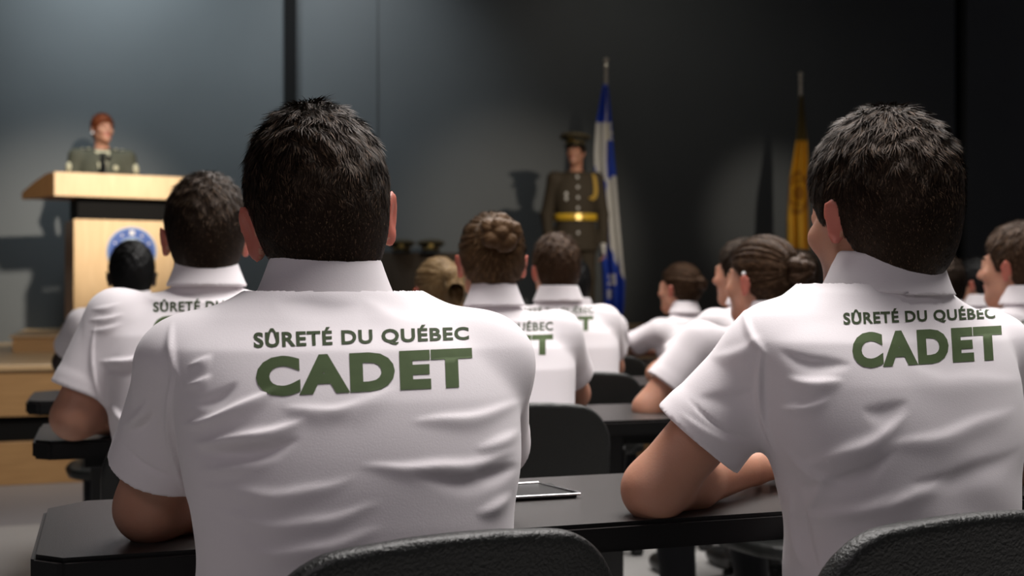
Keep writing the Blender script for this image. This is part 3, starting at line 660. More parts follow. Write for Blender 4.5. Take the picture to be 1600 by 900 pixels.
# ---------------------------------------------------------------- flags
M['fblue'] = mat('flag_blue', (.015, .06, .46), .6, var=.2, vscale=9, bump=.2, bscale=80); M['fwhite'] = mat('flag_white', (.66, .66, .64), .65, bump=.2, bscale=80)
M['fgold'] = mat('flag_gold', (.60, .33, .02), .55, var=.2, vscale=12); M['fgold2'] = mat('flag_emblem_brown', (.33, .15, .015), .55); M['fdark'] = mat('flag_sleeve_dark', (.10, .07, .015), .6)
def flag(lab, D, polepx, topy, rows, color, mats, folds, dyaw=0, grp=None):
    a = W(polepx[0], topy, D); t = empty('flag', (a[0], a[1], .766)); tag(t, lab, 'flag')
    lz = lambda py: CH-(py-HZ)/F*D-.766
    bm = bmesh.new(); zt = lz(topy); botx = (polepx[1]-polepx[0])/F*D
    cyl_bm(bm, (botx, 0, .03), (0, 0, zt-.07), .014, .012); bmo('pole', bm, M['pole'], t, True)
    bm = bmesh.new(); lathe_bm(bm, [(.012, zt-.26), (.017, zt-.25), (.014, zt-.09), (.022, zt-.08), (.012, zt-.06), (.010, zt-.05), (.022, zt-.03), (.024, zt-.018), (.012, zt-.004), (.001, zt)], 16); bmo('finial', bm, M['finial'], t, True)
    bm = bmesh.new(); lathe_bm(bm, [(.17, 0), (.17, .015), (.13, .03), (.04, .045), (.03, .09), (.016, .10)], 32, (botx, 0, 0)); bmo('base', bm, M['gold'], t, True)
    # cloth: gathered sheet hanging round the pole
    ys = np.array([r[0] for r in rows], float); l_ = np.array([r[1] for r in rows], float); r_ = np.array([r[2] for r in rows], float)
    nu, nv = 64, 110; V = []; mi = []
    for j in range(nv+1):
        py = ys[0]+(ys[-1]-ys[0])*j/nv; lx = np.interp(py, ys, l_); rx = np.interp(py, ys, r_); wdt = (rx-lx)/F*D
        for i in range(nu+1):
            u = i/nu; px = lx+(rx-lx)*u; g = min(1, wdt/.12)
            dpt = -.045*g*math.sin(u*math.tau*folds+.5*math.sin(j*.05))-.02*math.sin(u*math.pi)-.03+u*.03
            x = (px-polepx[0])/F*D+.006*math.sin(u*math.tau*folds*2+j*.04)*g
            V.append((x, dpt, lz(py)+(.02*math.sin(u*5) if j == nv else 0)))
    q = []
    for j in range(nv):
        for i in range(nu):
            k = j*(nu+1)+i; q.append((k, k+nu+1, k+nu+2, k+1)); py = ys[0]+(ys[-1]-ys[0])*(j+.5)/nv
            lx = np.interp(py, ys, l_); rx = np.interp(py, ys, r_); mi.append(color(lx+(rx-lx)*(i+.5)/nu, py))
    me = npmesh('cloth', np.array(V), np.array(q), np.array(mi)); o = link('cloth', me, mats, t)
    so = o.modifiers.new('thick', 'SOLIDIFY'); so.thickness = .004; return t
M['pole'] = mat('pale_pole', (.50, .46, .36), .35); M['finial'] = mat('chrome_finial', (.72, .68, .58), .3, metal=.6)
def qcol(x, y):
    def fl(cx, cy, s): return abs(x-cx) < s*(.35+.65*abs(math.sin((y-cy)/s*1.6))) and abs(y-cy) < s*1.5
    xs = x-(y-196)*.02
    if y < 192: return 0
    if y < 276+(x-930)*.5 and 0 < xs < 946.5: return 1 if not (y > 262 and x < 931) else 0
    if fl(951.5, 199, 4) or fl(952, 213, 5): return 1
    if y < 279-(x-950)*.4: return 0
    if x > 947.5+max(0, y-375)*.42 and y < 442+(x-960)*.5: return 1
    if fl(956, 438, 6) or fl(951, 460, 4): return 1
    return 0
flag('tall flag with white cross on blue and fleur-de-lis, furled on a pole beside the guard', 10.55, (947, 944), 90,
     [(133, 942, 949), (150, 938, 952), (196, 929, 956), (240, 926, 959), (276, 927, 962), (330, 937, 966), (400, 938, 972), (440, 941, 976), (480, 943, 975), (515, 948, 968)], qcol, [M['fblue'], M['fwhite']], 2.5)
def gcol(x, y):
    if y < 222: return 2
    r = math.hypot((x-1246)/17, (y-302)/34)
    return 1 if (.78 < r < 1.0 or r < .35 or (.5 < r < .62)) else 0
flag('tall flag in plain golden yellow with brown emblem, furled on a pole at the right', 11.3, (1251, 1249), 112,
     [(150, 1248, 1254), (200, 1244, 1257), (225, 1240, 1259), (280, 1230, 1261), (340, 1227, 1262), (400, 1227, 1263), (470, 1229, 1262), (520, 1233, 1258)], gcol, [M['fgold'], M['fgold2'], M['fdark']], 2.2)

# ---------------------------------------------------------------- caps on the draped table
M['brown_cloth'] = mat('brown_drape', (.050, .036, .024), .85, var=.1); M['cap'] = mat('olive_cap_cloth', (.040, .036, .022), .8); M['capedge'] = mat('olive_piping', (.16, .12, .05), .6)
a = W(590, 395, 10.35); L_ = .75
tb = empty('draped_table', (a[0], a[1], .766), TH); tag(tb, 'low stage table under a plain brown cloth, carrying two peaked caps', 'table')
def dr(name, hz_, m, wav):
    bm = bmesh.new(); nn = 160; rings = []
    for z in np.linspace(hz_, .005, 14):
        ring = []
        for i in range(nn):
            a_ = i/nn*math.tau; c_, s_ = math.cos(a_), math.sin(a_); rx = L_/2*(abs(c_)**.25)*np.sign(c_); ry = .22*(abs(s_)**.25)*np.sign(s_)
            w_ = 1+wav*(hz_-z)/hz_*(.03*math.sin(a_*23)+.02*math.sin(a_*11)); ring.append(bm.verts.new((L_/2+rx*w_, .24+ry*w_, z)))
        rings.append(ring)
    bm.faces.new(rings[0]); bm.faces.new(rings[-1][::-1])
    for r1_, r2_ in zip(rings, rings[1:]):
        for i in range(nn): bm.faces.new((r1_[i], r2_[i], r2_[(i+1) % nn], r1_[(i+1) % nn]))
    return bmo(name, bm, m, tb, True)
tz = CH-(394-HZ)/F*10.4-.766; dr('tablecloth', tz, M['brown_cloth'], 1)
def cap(name, parent=None, s=1.0):
    """peaked cap in local coordinates, facing -y, base ring at z 0"""
    t = empty(name) if parent is None else parent
    bm = bmesh.new(); seg = 40; prof = [(.083, 0, 0), (.085, .02, 0), (.088, .038, 0), (.112, .050, .004), (.128, .060, .006), (.130, .070, .006), (.118, .082, .006), (.085, .092, .004), (.04, .098, .002), (.0, .099, 0)]
    rings = []
    for r, z, tl_ in prof:
        rings.append([bm.verts.new((r*.92*math.cos(k/seg*math.tau)*s, (r*math.sin(k/seg*math.tau)-tl_*2)*s, (z+max(0, -math.sin(k/seg*math.tau))*tl_*2.6)*s)) for k in range(seg)] if r > 0 else [bm.verts.new((0, 0, z*s))])
    for r1_, r2_ in zip(rings, rings[1:]):
        for i in range(seg):
            if len(r2_) == 1: bm.faces.new((r1_[i], r1_[(i+1) % seg], r2_[0]))
            else: bm.faces.new((r1_[i], r1_[(i+1) % seg], r2_[(i+1) % seg], r2_[i]))
    bm.faces.new(rings[0][::-1]); cr = bmo('crown', bm, M['cap'], t, True)
    bm = bmesh.new(); g = []
    for j in range(5):
        row = []
        for k in range(21):
            a_ = math.pi*(1.12+.76*k/20); rr = .083+.055*j/4*math.sin((k)/20*math.pi)**.6; row.append(bm.verts.new((rr*.92*math.cos(a_)*s, rr*math.sin(a_)*s, (.012-.022*j/4)*s)))
        g.append(row)
    for j in range(4):
        for k in range(20): bm.faces.new((g[j][k], g[j][k+1], g[j+1][k+1], g[j+1][k]))
    v_ = bmo('visor', bm, M['shoe'], t, True); so = v_.modifiers.new('t', 'SOLIDIFY'); so.thickness = .003
    bm = bmesh.new()
    for k in range(16):
        a_ = math.pi*(1.1+.8*k/16); b_ = math.pi*(1.1+.8*(k+1)/16); cyl_bm(bm, (.086*.92*math.cos(a_)*s, .0885*math.sin(a_)*s, .020*s), (.086*.92*math.cos(b_)*s, .0885*math.sin(b_)*s, .020*s), .005*s, seg=8)
    bmo('strap', bm, M['gold'], t, True)
    bm = bmesh.new(); cyl_bm(bm, (0, -.094*s, .040*s), (0, -.122*s, .046*s), .022*s, .019*s, 24); bmo('badge', bm, M['gold'], t, True)
    bm = bmesh.new(); n_ = 40
    for k in range(n_):
        a_ = k/n_*math.tau; b_ = (k+1)/n_*math.tau
        f_ = lambda q: (.132*.92*math.cos(q)*s, (.132*math.sin(q)-.012)*s, (.065+max(0, -math.sin(q))*.016)*s); cyl_bm(bm, f_(a_), f_(b_), .0035*s, seg=6)
    bmo('piping', bm, M['capedge'], t, True)
    return t
for px_, lb in ((627, 'olive peaked cap with brass badge, the left one on the brown table'), (673, 'olive peaked cap with brass badge, the right one on the brown table')):
    c_ = cap('peaked_cap'); q_ = W(px_, 390, 10.5); c_.location = (q_[0], q_[1], .766+tz+.010); c_.rotation_euler = (0, 0, math.radians(5)); tag(c_, lb, 'cap', 'peaked caps on the brown table')
# flat tray on the nearest desk
tr_ = empty('desk_tray', (0, 0, 0)); q0 = W(800, 775, 1.80); tr_.location = (q0[0]-.02, q0[1], .740); tr_.rotation_euler = (0, 0, TH); tag(tr_, 'flat black tray with shiny silver rim lying on the nearest desk', 'tray')
def trbox(nm, x0, x1, y0, y1, z0, z1, m): bm = bmesh.new(); box_bm(bm, ((x0+x1)/2, (y0+y1)/2, (z0+z1)/2), (x1-x0, y1-y0, z1-z0), .0015); bmo(nm, bm, m, tr_)
trbox('panel', -.09, .125, .0, .115, 0.0005, .006, M['tedge'])
bm = bmesh.new()
for (a1, b1) in (((-.09, 0), (.13, 0)), ((.13, 0), (.105, .118)), ((.105, .118), (-.09, .118)), ((-.09, .118), (-.09, 0))): cyl_bm(bm, (*a1, .007), (*b1, .006), .002, seg=10)
bmo('rim', bm, M['steel'], tr_, True)
# ---------------------------------------------------------------- seated cadets
TXT = 'S\u00dbRET\u00c9 DU QU\u00c9BEC'
def two(l1, l2): return [(TXT, l1, 'ink_dark', .032, 80, .0007), ('CADET', l2, 'ink', .060, 60, .0007)]
def txt_at(cx, D, y0, slope=-.03, w=.27):
    s = w*F/D; h1 = .0205*F/D; h2 = .045*F/D; xl, xr = cx-s/2, cx+s/2; dy = s*slope; y1 = y0+.031*F/D
    return two([(xl, y0), (xr, y0+dy), (xr, y0+dy+h1), (xl, y0+h1)], [(xl, y1), (xr, y1+dy), (xr, y1+dy+h2), (xl, y1+h2)])
f1 = [(190, 690, 287, 752, 3, -.0022), 
 (268, 500, 285, 600, 5, .0035), (275, 560, 296, 790, 4, .004),
 (280, 662, 440, 604, 9, .0065), (440, 640, 560, 625, 10, .003), (300, 628, 372, 600, 8, -.004), (296, 690, 480, 655, 10, .007), (300, 706, 470, 684, 9, -.006), (302, 735, 440, 712, 9, .003),
 (190, 668, 232, 622, 7, .004), (198, 678, 240, 640, 6, -.003), (292, 570, 330, 552, 6, .003), (288, 600, 330, 584, 6, .003), (305, 760, 560, 742, 12, .003), (330, 800, 600, 790, 12, .003), (560, 728, 810, 698, 10, .0042), (640, 745, 815, 725, 9, -.0035), (640, 660, 822, 620, 9, .003),
 (500, 640, 620, 600, 14, .002), (430, 470, 560, 480, 16, -.003), (560, 470, 700, 500, 16, .002), (740, 700, 812, 668, 9, .003), (735, 735, 808, 722, 9, -.003), (740, 800, 800, 770, 9, .003), (360, 850, 600, 830, 12, .003)]
b1, H1, wm1 = person('man with short dark hair and both ears showing, nearest cadet left of centre', (500, 157, 1.60),
    hyaw=4, hpitch=-4, hroll=-7, yaw=11, hs=1.09, hip=(-.179, 1.40), res=.005, hstr=36000, neckr=.058, ears=1.12, sleeve_r=(.072, .066), nape=-.088, hairt=.016,
    joints={'SL': (296, 575, 1.46), 'SR': (750, 566, 1.50), 'EL': (236, 792, 1.53), 'WL': (430, 770, 1.72), 'ER': (752, 742, 1.68), 'WR': (610, 750, 1.84)}, sleevecut=.70,
    shirtkeys=[(.48, .0, .0, .205, .145), (.60, 0, .0, .195, .14), (.72, .0, -.0, .180, .132), (.80, -.0, .005, .184, .130), (.86, -.002, .02, .196, .130), (.93, -.006, .045, .202, .125), (.985, -.012, .075, .202, .112), (1.02, -.018, .10, .165, .09), (1.05, -.02, .12, .115, .08), (1.075, -.02, .13, .08, .07)],
    texts=two([(396, 520), (732, 511), (733, 530), (397, 543)], [(399, 560), (737, 545), (739, 600), (401, 616)]), folds=f1)
f2 = [(1072, 618, 1192, 694, 3, -.0022), (1238, 760, 1262, 890, 7, .004), (1262, 780, 1285, 895, 7, -.003), (1250, 800, 1290, 740, 8, .003), (1345, 640, 1420, 625, 12, -.003), (1163, 478, 1205, 560, 5, .0035), (1196, 530, 1214, 720, 4, .0045), (1215, 545, 1330, 575, 10, -.004), (1225, 590, 1320, 600, 10, .004),
 (1240, 730, 1420, 640, 12, .004), (1250, 760, 1400, 700, 10, -.003), (1220, 700, 1320, 760, 9, .004), (1230, 800, 1400, 770, 10, .003), (1380, 690, 1590, 640, 14, .003), (1300, 800, 1500, 740, 12, .003), (1420, 760, 1595, 700, 12, -.003),
 (1060, 640, 1180, 700, 6, .002), (1110, 560, 1190, 520, 12, .003), (1090, 620, 1190, 600, 12, -.003), (1215, 640, 1300, 625, 8, .003), (1400, 560, 1600, 600, 18, .002)]
b2, H2, wm2 = person('man with thick dark hair turned left, nearest cadet on the right, forearm on desk', (1374, 168, 1.74),
    hyaw=3, hpitch=-4, hroll=1, yaw=22, hs=1.07, hip=(.530, 1.66), res=.005, hstr=36000, neckr=.060, ears=.92, sleeve_r=(.072, .070), nape=-.09, hairt=.020,
    joints={'SL': (1212, 545, 1.68), 'SR': (1545, 552, 1.80), 'EL': (1022, 764, 1.70), 'WL': (1178, 732, 1.90), 'ER': (1560, 740, 2.0), 'WR': (1270, 725, 2.05)}, sleevecut=.64,
    texts=two([(1317, 489), (1553, 481), (1555, 497), (1318, 507)], [(1330, 522), (1564, 510), (1567, 558), (1333, 572)]), folds=f2,
    shirtkeys=[(.48, .0, .0, .190, .14), (.60, 0, .0, .165, .13), (.72, .0, -.0, .160, .125), (.80, -.0, .005, .172, .125), (.86, -.002, .015, .192, .126), (.93, -.0, .030, .200, .122), (.985, -.00, .050, .202, .110), (1.02, -.00, .065, .168, .09), (1.05, -.0, .075, .118, .08), (1.075, -.0, .085, .08, .07)])
b3, H3, wm3 = person('round headed dark haired man in the second row, partly behind the nearest left cadet', (322, 264, 2.68), hyaw=0, yaw=16, lean=.16, hs=1.06, g=1.08, sw=.185, res=.006, hstr=12000, neckr=.053, hair='brown',
    texts=txt_at(340, 2.55, 472, -.02)[:2], joints={'EL': ('l', -.27, .10, .79), 'WL': ('l', -.08, .33, .785)}, sleevecut=.76, folds=[(138, 500, 196, 490, 4, .003), (140, 517, 192, 506, 4, .0028), (142, 483, 190, 474, 4, .0025), (155, 568, 260, 545, 6, .007), (160, 580, 250, 562, 6, -.004), (172, 632, 220, 668, 5, .007), (150, 500, 160, 640, 3, .003), (245, 450, 380, 446, 7, -.003)], tabz=.74, nape=-.088)
b4, H4, wm4 = person('person with black hair silhouetted against the blue crest of the lectern', (206, 372, 4.55), yaw=18, skin='skin_dark', hair='blackh', ears_red=False, lean=.16, hs=1.0, res=.008, hstr=3000)
b5, H5, wm5 = person('woman with light brown hair twisted up in a bun high on her head, white polo', (768, 322, 3.02), yaw=10, hyaw=0, lean=.18, hs=.98, g=.98, sw=.158, res=.006, style='topbun', hair='ltbrown', hstr=16000, hairres=.0035, neckr=.044,
    texts=txt_at(777, 2.95, 508, -.03, .27))
b6, H6, wm6 = person('short haired cadet right of the high bun woman, in front of the guard', (868, 360, 4.15), yaw=12, hyaw=6, lean=.18, hs=.95, sw=.155, res=.007, hair='midbrown', hstr=5000,
    texts=txt_at(864, 4.05, 482, -.02, .27))
b7, H7, wm7 = person('black haired person mostly hidden behind the short haired cadet before the guard', (893, 398, 5.2), yaw=16, lean=.18, hs=.92, res=.009, hair='blackh', hstr=2000)
b8, H8, wm8 = person('blonde woman with a ponytail between the nearest left cadet and the high bun woman', (684, 394, 4.15), yaw=14, hyaw=14, lean=.22, hs=.95, g=.88, sw=.15, res=.007, style='pony', hair='blonde', hstr=5000, neckr=.042)
b9, H9, wm9 = person('woman with a small brown bun, farthest row, right of the blue and white flag', (1062, 405, 5.35), yaw=30, hyaw=17, lean=.16, hs=.92, g=.85, sw=.145, res=.007, style='smallbun', hair='midbrown', hstr=5000, neckr=.042,
    joints={'EL': (972, 548, 5.35), 'WL': (1012, 548, 5.55)})
b10, H10, wm10 = person('person in profile with dark hair, almost hidden behind the woman with the low bun', (1160, 368, 4.35), yaw=26, hyaw=22, lean=.18, hs=.98, g=.95, sw=.16, res=.007, hair='brown', hstr=3000, joints={'EL': (1028, 585, 4.35), 'WL': (1075, 580, 4.6)})
b11, H11, wm11 = person('woman with brown hair in a low bun and pearl earring beside the nearest right cadet', (1190, 359, 3.30), yaw=26, hyaw=14, lean=.17, hs=.98, g=.88, sw=.15, res=.006, style='lowbun', hair='midbrown', hstr=16000, hairres=.0035, neckr=.042,
    joints={'SL': (1093, 533, 3.2), 'EL': (1012, 638, 3.18), 'WL': (1085, 620, 3.45)})
b12, H12, wm12 = person('person with dark hair whose head shows as a small patch below the golden flag', (1246, 386, 5.4), yaw=24, hyaw=20, lean=.16, hs=.92, res=.009, hair='brown', hstr=2000)
b13, H13, wm13 = person('man with short brown hair in profile at the right edge behind the nearest right cadet', (1590, 342, 3.55), yaw=26, hyaw=14, lean=.18, hs=1.0, sw=.165, res=.006, hair='midbrown', hstr=7000,
    texts=txt_at(1640, 3.5, 500, 0, .27))
b14, H14, wm14 = person('person with dark hair low behind the neck of the nearest right cadet', (1466, 392, 4.7), yaw=24, hyaw=10, lean=.16, hs=.95, res=.009, hair='brown', hstr=2000, skin='skin_tan')
b15, H15, wm15 = person('person with a ruddy face in profile left of the man at the right edge', (1524, 398, 5.6), yaw=26, hyaw=25, lean=.16, hs=.92, res=.009, hair='blackh', hstr=2000, skin='skin_tan')
# pearl earring
for Hh, bb, m_ in ((H11, b11, 'white'),):
    bm = bmesh.new(); sph_bm(bm, tuple(Hh.p(-.084, -.006, .022)), .006); o = bmo('earring', bm, M[m_], bb, True); o['label'] = 'small white pearl earring'
rows_lab = [(b1, (.028, .02, 16), 'black padded chair behind the nearest left cadet, its curved top at the bottom edge'), (b2, (-.13, -.070, 0), 'large black padded chair back cut off by the lower right corner'),
 (b3, (0, 0), 'black chair under the round headed man in the second row'), (b4, (0, 0), 'black chair under the person in front of the lectern crest'), (b5, (.0, .06, 8), 'black chair right of the nearest left cadet, under the woman with the high bun'),
 (b6, (-.02, .0, 6), 'black chair with a plain rounded back right of the third row man'), (b7, (0, 0), 'black chair under the hidden person before the guard'), (b8, (0, 0), 'black chair under the blonde woman'), (b9, (0, 0), 'black chair under the woman with the small bun'),
 (b10, (0, 0), 'black chair under the person in profile with dark hair'), (b11, (0, 0), 'black chair under the woman with the low bun'), (b12, (0, 0), 'black chair under the person below the golden flag'), (b13, (0, 0), 'black chair under the man at the right edge'),
 (b14, (0, 0), 'black chair under the person behind the right cadet neck'), (b15, (0, 0), 'black chair under the ruddy person in profile')]
for b_, (dx, dy, *yy), lb in rows_lab:
    yw = b_.rotation_euler.z; c_, s_ = math.cos(yw), math.sin(yw)
    chair(b_.location.x+c_*dx-s_*dy, b_.location.y+s_*dx+c_*dy, math.degrees(yw)+(yy[0] if yy else 0), lb)
# ---------------------------------------------------------------- standing officers on the stage
M['olive'] = mat('olive_uniform', (.050, .052, .034), .8, bump=.2, bscale=150); M['olive_brown'] = mat('brown_olive_uniform', (.045, .034, .020), .8, bump=.2, bscale=150)
M['khaki'] = mat('pale_khaki', (.42, .40, .28), .7); M['belt'] = mat('yellow_belt', (.72, .46, .03), .45); M['glove'] = mat('white_glove', (.7, .7, .68), .7); M['braid'] = mat('gold_braid', (.55, .36, .06), .6)
def standing(lab, x, y, z0, yaw, height, jm, hair, style, hyaw, skin='skin', arms='down', collar='khaki', hp=0, sw=.175):
    s = height/1.75; wz = .575*height; yw = math.radians(yaw); hz = height-.135
    hc = np.array([0, .02, hz]); H = Head(hc, math.radians(hyaw), math.radians(hp), 0, s*.98)
    lo = (-.42, -.24, 0); hi = (.42, .34, height+.06); f = Field(lo, hi, .0075); head_field(f, H, .95)
    zs = hz-.215; J = {}
    for q, nm in ((-1, 'L'), (1, 'R')):
        J['S'+nm] = np.array([q*sw, 0, zs])
        if arms == 'down': J['E'+nm] = np.array([q*.235, -.03, zs-.29]); J['W'+nm] = np.array([q*.225, .03, zs-.54])
        elif arms == 'lectern': J['E'+nm] = np.array([q*.25, .03, zs-.27]); J['W'+nm] = np.array([q*.17, .24, zs-.30])
    f.cone((0, -.01, zs+.02), H.p(0, -.03, -.035), .055, .05, .03)
    f.column([(.76*s, 0, 0, .15, .10), (.88*s, 0, 0, .155, .105), (wz, 0, 0, .13, .095), (zs-.12, 0, 0, .155, .105), (zs, 0, 0, .14, .09), (zs+.05, 0, -.005, .06, .055)], 2.2, .03)
    for q, nm in ((-1, 'L'), (1, 'R')):
        f.cone((0, 0, zs), J['S'+nm], .05, .045, .04); f.cone(J['S'+nm], J['E'+nm], .042, .034, .02); d = J['W'+nm]-J['E'+nm]; f.cone(J['E'+nm], J['E'+nm]+d*.35, .035, .036, .02); f.cone(J['E'+nm]+d*.35, J['W'+nm], .036, .024, .02)
        hand_field(f, J['W'+nm], d, 1 if q < 0 else -1, up=(q*1, 0, 0.0) if arms == 'down' else (0, 0, 1), s=.95, curl=.7)
        hp_ = (q*.085, 0, .84*s); kn = (q*.095, .01, .46*s); an = (q*.10, -.01, .09)
        f.cone(hp_, kn, .07, .05, .03); f.cone(kn, an, .05, .035, .02); f.cone(an, (q*.11, .12, .03), .036, .024, .02)
    V, Q = f.mesh(); V = relax(V, Q, 1, .4); l = H.loc(V[Q[:, 0]]); mi = np.zeros(len(Q), int)
    mi[(np.abs(l[:, 0]) < .024) & (l[:, 1] > .088) & (l[:, 2] < -.045) & (l[:, 2] > -.066)] = 2
    ed = np.sqrt((np.abs(l[:, 0])-.031)**2+(l[:, 2]-.008)**2); mi[(ed < .008) & (l[:, 1] > .08)] = 3
    mi[(np.abs(np.abs(l[:, 0])-.031) < .016) & (l[:, 1] > .078) & (np.abs(l[:, 2]-.030) < .004)] = 4
    mg = V[Q[:, 0]]
    if arms == 'down': mi[(mg[:, 2] < J['WL'][2]+.02) & (np.abs(mg[:, 0]) > .185) & (mg[:, 2] > .6)] = 5
    body = link('person', npmesh('person', V, Q, mi), [M[skin], M['skin_red'], M['lip'], M['eye'], M[hair][0], M['glove']])
    body.location = (x, y, z0); body.rotation_euler = (0, 0, yw); tag(body, lab, 'person')
    jf = Field((-.44, -.26, .62), (.44, .36, zs+.10), .0075)
    jf.column([(.70*s, 0, 0, .19, .135), (.84*s, 0, 0, .182, .13), (wz, 0, 0, .160, .120), (zs-.14, 0, 0, .185, .125), (zs-.04, 0, 0, .172, .108), (zs+.02, 0, 0, .12, .085), (zs+.055, 0, -.005, .065, .062)], 2.3, .02)
    for q, nm in ((-1, 'L'), (1, 'R')):
        jf.cone((q*.04, 0, zs+.01), J['S'+nm], .048, .054, .04); jf.cone(J['S'+nm], J['E'+nm], .058, .050, .03); jf.cone(J['E'+nm], J['W'+nm], .050, .040, .02, cut=.97)
    V, Q = jf.mesh(); V = relax(V, Q, 1, .5); jk = link('jacket', npmesh('jacket', V, Q), M[jm], body); tree = BVHTree.FromPolygons([Vector(v) for v in V], [tuple(int(i) for i in q) for q in Q])
    def front(xx, zz):
        h, n, _, _ = tree.ray_cast(Vector((xx, .6, zz)), Vector((0, -1, 0))); return h if h else Vector((xx, .12, zz))
    tf = Field((-.24, -.2, .03), (.24, .2, .95), .009)
    tf.column([(.70*s, 0, 0, .165, .12), (.88*s, 0, 0, .16, .115)], 2.3, .03)
    for q in (-1, 1): tf.cone((q*.085, 0, .78*s), (q*.098, .01, .46*s), .085, .066, .03); tf.cone((q*.098, .01, .46*s), (q*.10, -.005, .07), .066, .056, .02, cut=1.0)
    V, Q = tf.mesh(); link('trousers', npmesh('trousers', V, Q), M[jm], body)
    for q in (-1, 1):
        bm = bmesh.new(); sph_bm(bm, (q*.105, .06, .05), (.05, .15, .05)); bmesh.ops.bisect_plane(bm, geom=bm.verts[:]+bm.edges[:]+bm.faces[:], plane_co=(0, 0, .001), plane_no=(0, 0, -1), clear_outer=True); bmo('shoe', bm, M['shoe'], body, True)
    hf = Field(H.C-.2, H.C+.2, .006); hs = H.s
    for c, r in (((0, -.010, .032), (.086, .106, .10)), ((0, -.045, -.02), (.064, .063, .085))):
        def clip(x_, y_, z_, c=c):
            zz = np.interp(y_/hs+c[1], np.linspace(-.2, .2, 81), zl_short(np.linspace(-.2, .2, 81))+(.0 if style != 'bob' else -.02)); return (zz-z_/hs-c[2]).astype(np.float32)*hs*.8
        hf.ell(H.p(*c), np.array(r)*hs, H.R, .02, 'add', clip)
    Vh, Qh = hf.mesh(); Vh = relax(Vh, Qh, 1); VV, QQ, m_ = strands('h', Vh, Qh, H, 2500, .02, .0018, lambda lp: lp-np.array([0, -.03, .13]), M[hair], body, rise=.2, seed=3)
    link('hair', npmesh('hair', np.concatenate([Vh, VV]), np.concatenate([Qh, QQ+len(Vh)]), np.concatenate([np.zeros(len(Qh), int), m_])), M[hair], body)
    return body, jk, front, H, J, zs, wz
g0 = W(160, 175, 9.40)
bS, jkS, frS, HS_, JS, zsS, wzS = standing('person in olive uniform with short red-brown hair speaking behind the lectern', g0[0], g0[1],   .766, 200, g0[2]-.766+.0, 'olive', 'auburn', 'bob', 24, arms='lectern', sw=.188)
def patch(name, jk, fr, pts, m, lift=.003, th=.004):
    bm = bmesh.new(); fv = []
    for (x_, z_) in pts: h = fr(x_, z_); fv.append(bm.verts.new((x_, h.y+lift, z_)))
    bm.faces.new(fv); r = bmesh.ops.extrude_face_region(bm, geom=bm.faces[:]); bmesh.ops.translate(bm, vec=(0, th, 0), verts=[v for v in r['geom'] if isinstance(v, bmesh.types.BMVert)]); return bmo(name, bm, m, jk)
z = zsS
patch('shirt_front', jkS, frS, [(-.055, z+.045), (.055, z+.045), (.03, z-.10), (0, z-.20), (-.03, z-.10)], M['khaki'], .012)
patch('necktie', jkS, frS, [(-.014, z+.02), (.014, z+.02), (.026, z-.14), (0, z-.19), (-.026, z-.14)], M['black'], .018)
for q in (-1, 1):
    bm = bmesh.new(); box_bm(bm, (q*.125, 0, z+.052), (.10, .05, .012), .004, None); bmo('epaulette', bm, M['black'], jkS)
    bm = bmesh.new()
    for k in (0, 1): sph_bm(bm, (q*(.10+.045*k), .0, z+.062-.004*k), (.014, .014, .008))
    bmo('rank_badge', bm, M['khaki'], jkS, True)
    bm = bmesh.new(); S_ = JS['S'+('L' if q < 0 else 'R')]; E_ = JS['E'+('L' if q < 0 else 'R')]; c_ = S_+(E_-S_)*.35; sph_bm(bm, (c_[0]+q*.030, c_[1]+.022, c_[2]), (.030, .036, .050)); bmo('shoulder_patch', bm, M['khaki'], jkS, True)
h_ = frS(-.095, z-.09); bm = bmesh.new(); sph_bm(bm, (-.095, h_.y+.002, z-.09), (.020, .006, .020)); bmo('chest_badge', bm, M['khaki'], jkS, True)
bm = bmesh.new(); sph_bm(bm, tuple(HS_.p(.086, 0, -.038)), .010); bmo('earring', bm, M['white'], bS, True)
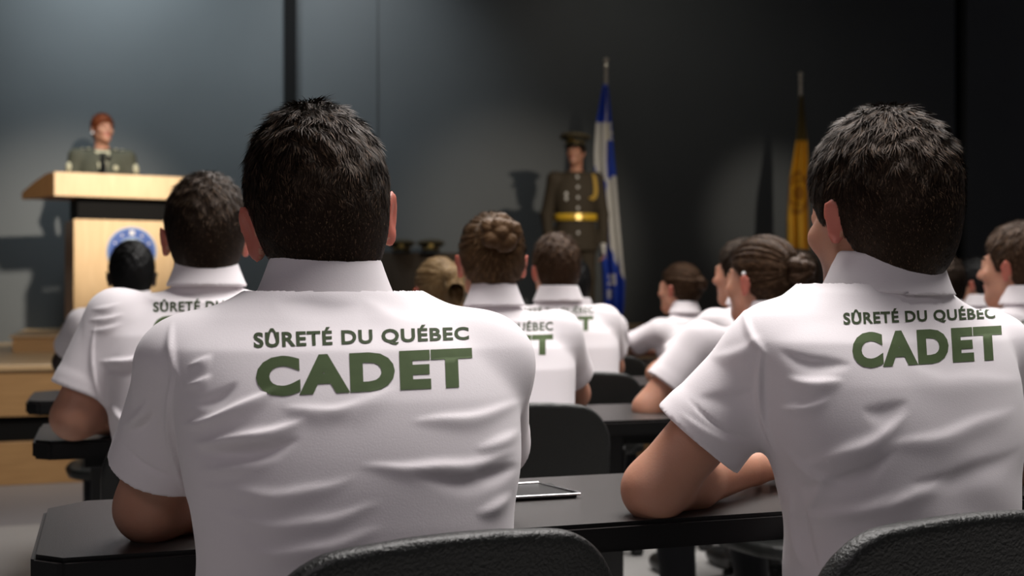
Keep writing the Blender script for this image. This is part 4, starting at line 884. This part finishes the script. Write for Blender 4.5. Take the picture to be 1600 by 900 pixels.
# guard
g1 = W(899, 203, 10.0); capH = .055
bG, jkG, frG, HG, JG, zsG, wzG = standing('person in brown uniform, peaked cap and yellow belt standing guard beside the blue flag', g1[0], g1[1], .766, 187, g1[2]-.766-capH, 'olive_brown', 'brown', 'short', -32, arms='down', collar=None)
z = zsG
bm = bmesh.new(); n_ = 60; rr = []
for dz in (-.028, .028):
    ring = []
    for k in range(n_):
        a_ = k/n_*math.tau; ring.append(bm.verts.new((.172*math.cos(a_)*abs(math.cos(a_))**-.12 if abs(math.cos(a_)) > .01 else 0, .130*math.sin(a_)*abs(math.sin(a_))**-.12 if abs(math.sin(a_)) > .01 else 0, wzG+dz)))
    rr.append(ring)
for k in range(n_): bm.faces.new((rr[0][k], rr[0][(k+1) % n_], rr[1][(k+1) % n_], rr[1][k]))
bl = bmo('belt', bm, M['belt'], jkG, True); so = bl.modifiers.new('t', 'SOLIDIFY'); so.thickness = .006; so.offset = 1
bx('buckle', (0, .142, wzG), (.055, .012, .056), M['gold'], bl, .004)
for k in range(5):
    zz = z+.01-.085*k if k < 4 else wzG-.13; h_ = frG(0, zz); bm = bmesh.new(); sph_bm(bm, (0, h_.y+.002, zz), (.013, .007, .013)); bmo('button', bm, M['glove'], jkG, True)
for zz in (z-.13, z-.17): h_ = frG(.095, zz); bm = bmesh.new(); sph_bm(bm, (.095, h_.y+.002, zz), (.014, .006, .016)); bmo('medal', bm, M['glove'], jkG, True)
bm = bmesh.new(); pts = []
for k in range(15):
    t_ = k/14; xx = -.135-.03*math.sin(t_*math.pi)+.045*t_; zz = z+.035-.20*math.sin(t_*math.pi*.55); h_ = frG(max(-.17, xx), zz); pts.append((xx-.0, h_.y+.012, zz))
for a_, c_ in zip(pts, pts[1:]): cyl_bm(bm, a_, c_, .009, seg=8)
pts = [(p[0]-.016, p[1]-.004, p[2]-.012) for p in pts]
for a_, c_ in zip(pts, pts[1:]): cyl_bm(bm, a_, c_, .008, seg=8)
bmo('aiguillette', bm, M['braid'], jkG, True)
ct = empty('peaked_cap', tuple(HG.p(0, 0, .062))); ct.parent = bG; ct.rotation_euler = (0, 0, math.radians(-32)+math.pi)
ct2 = cap('peaked_cap', ct, 1.03)
# final tidy: update
bpy.context.view_layer.update()
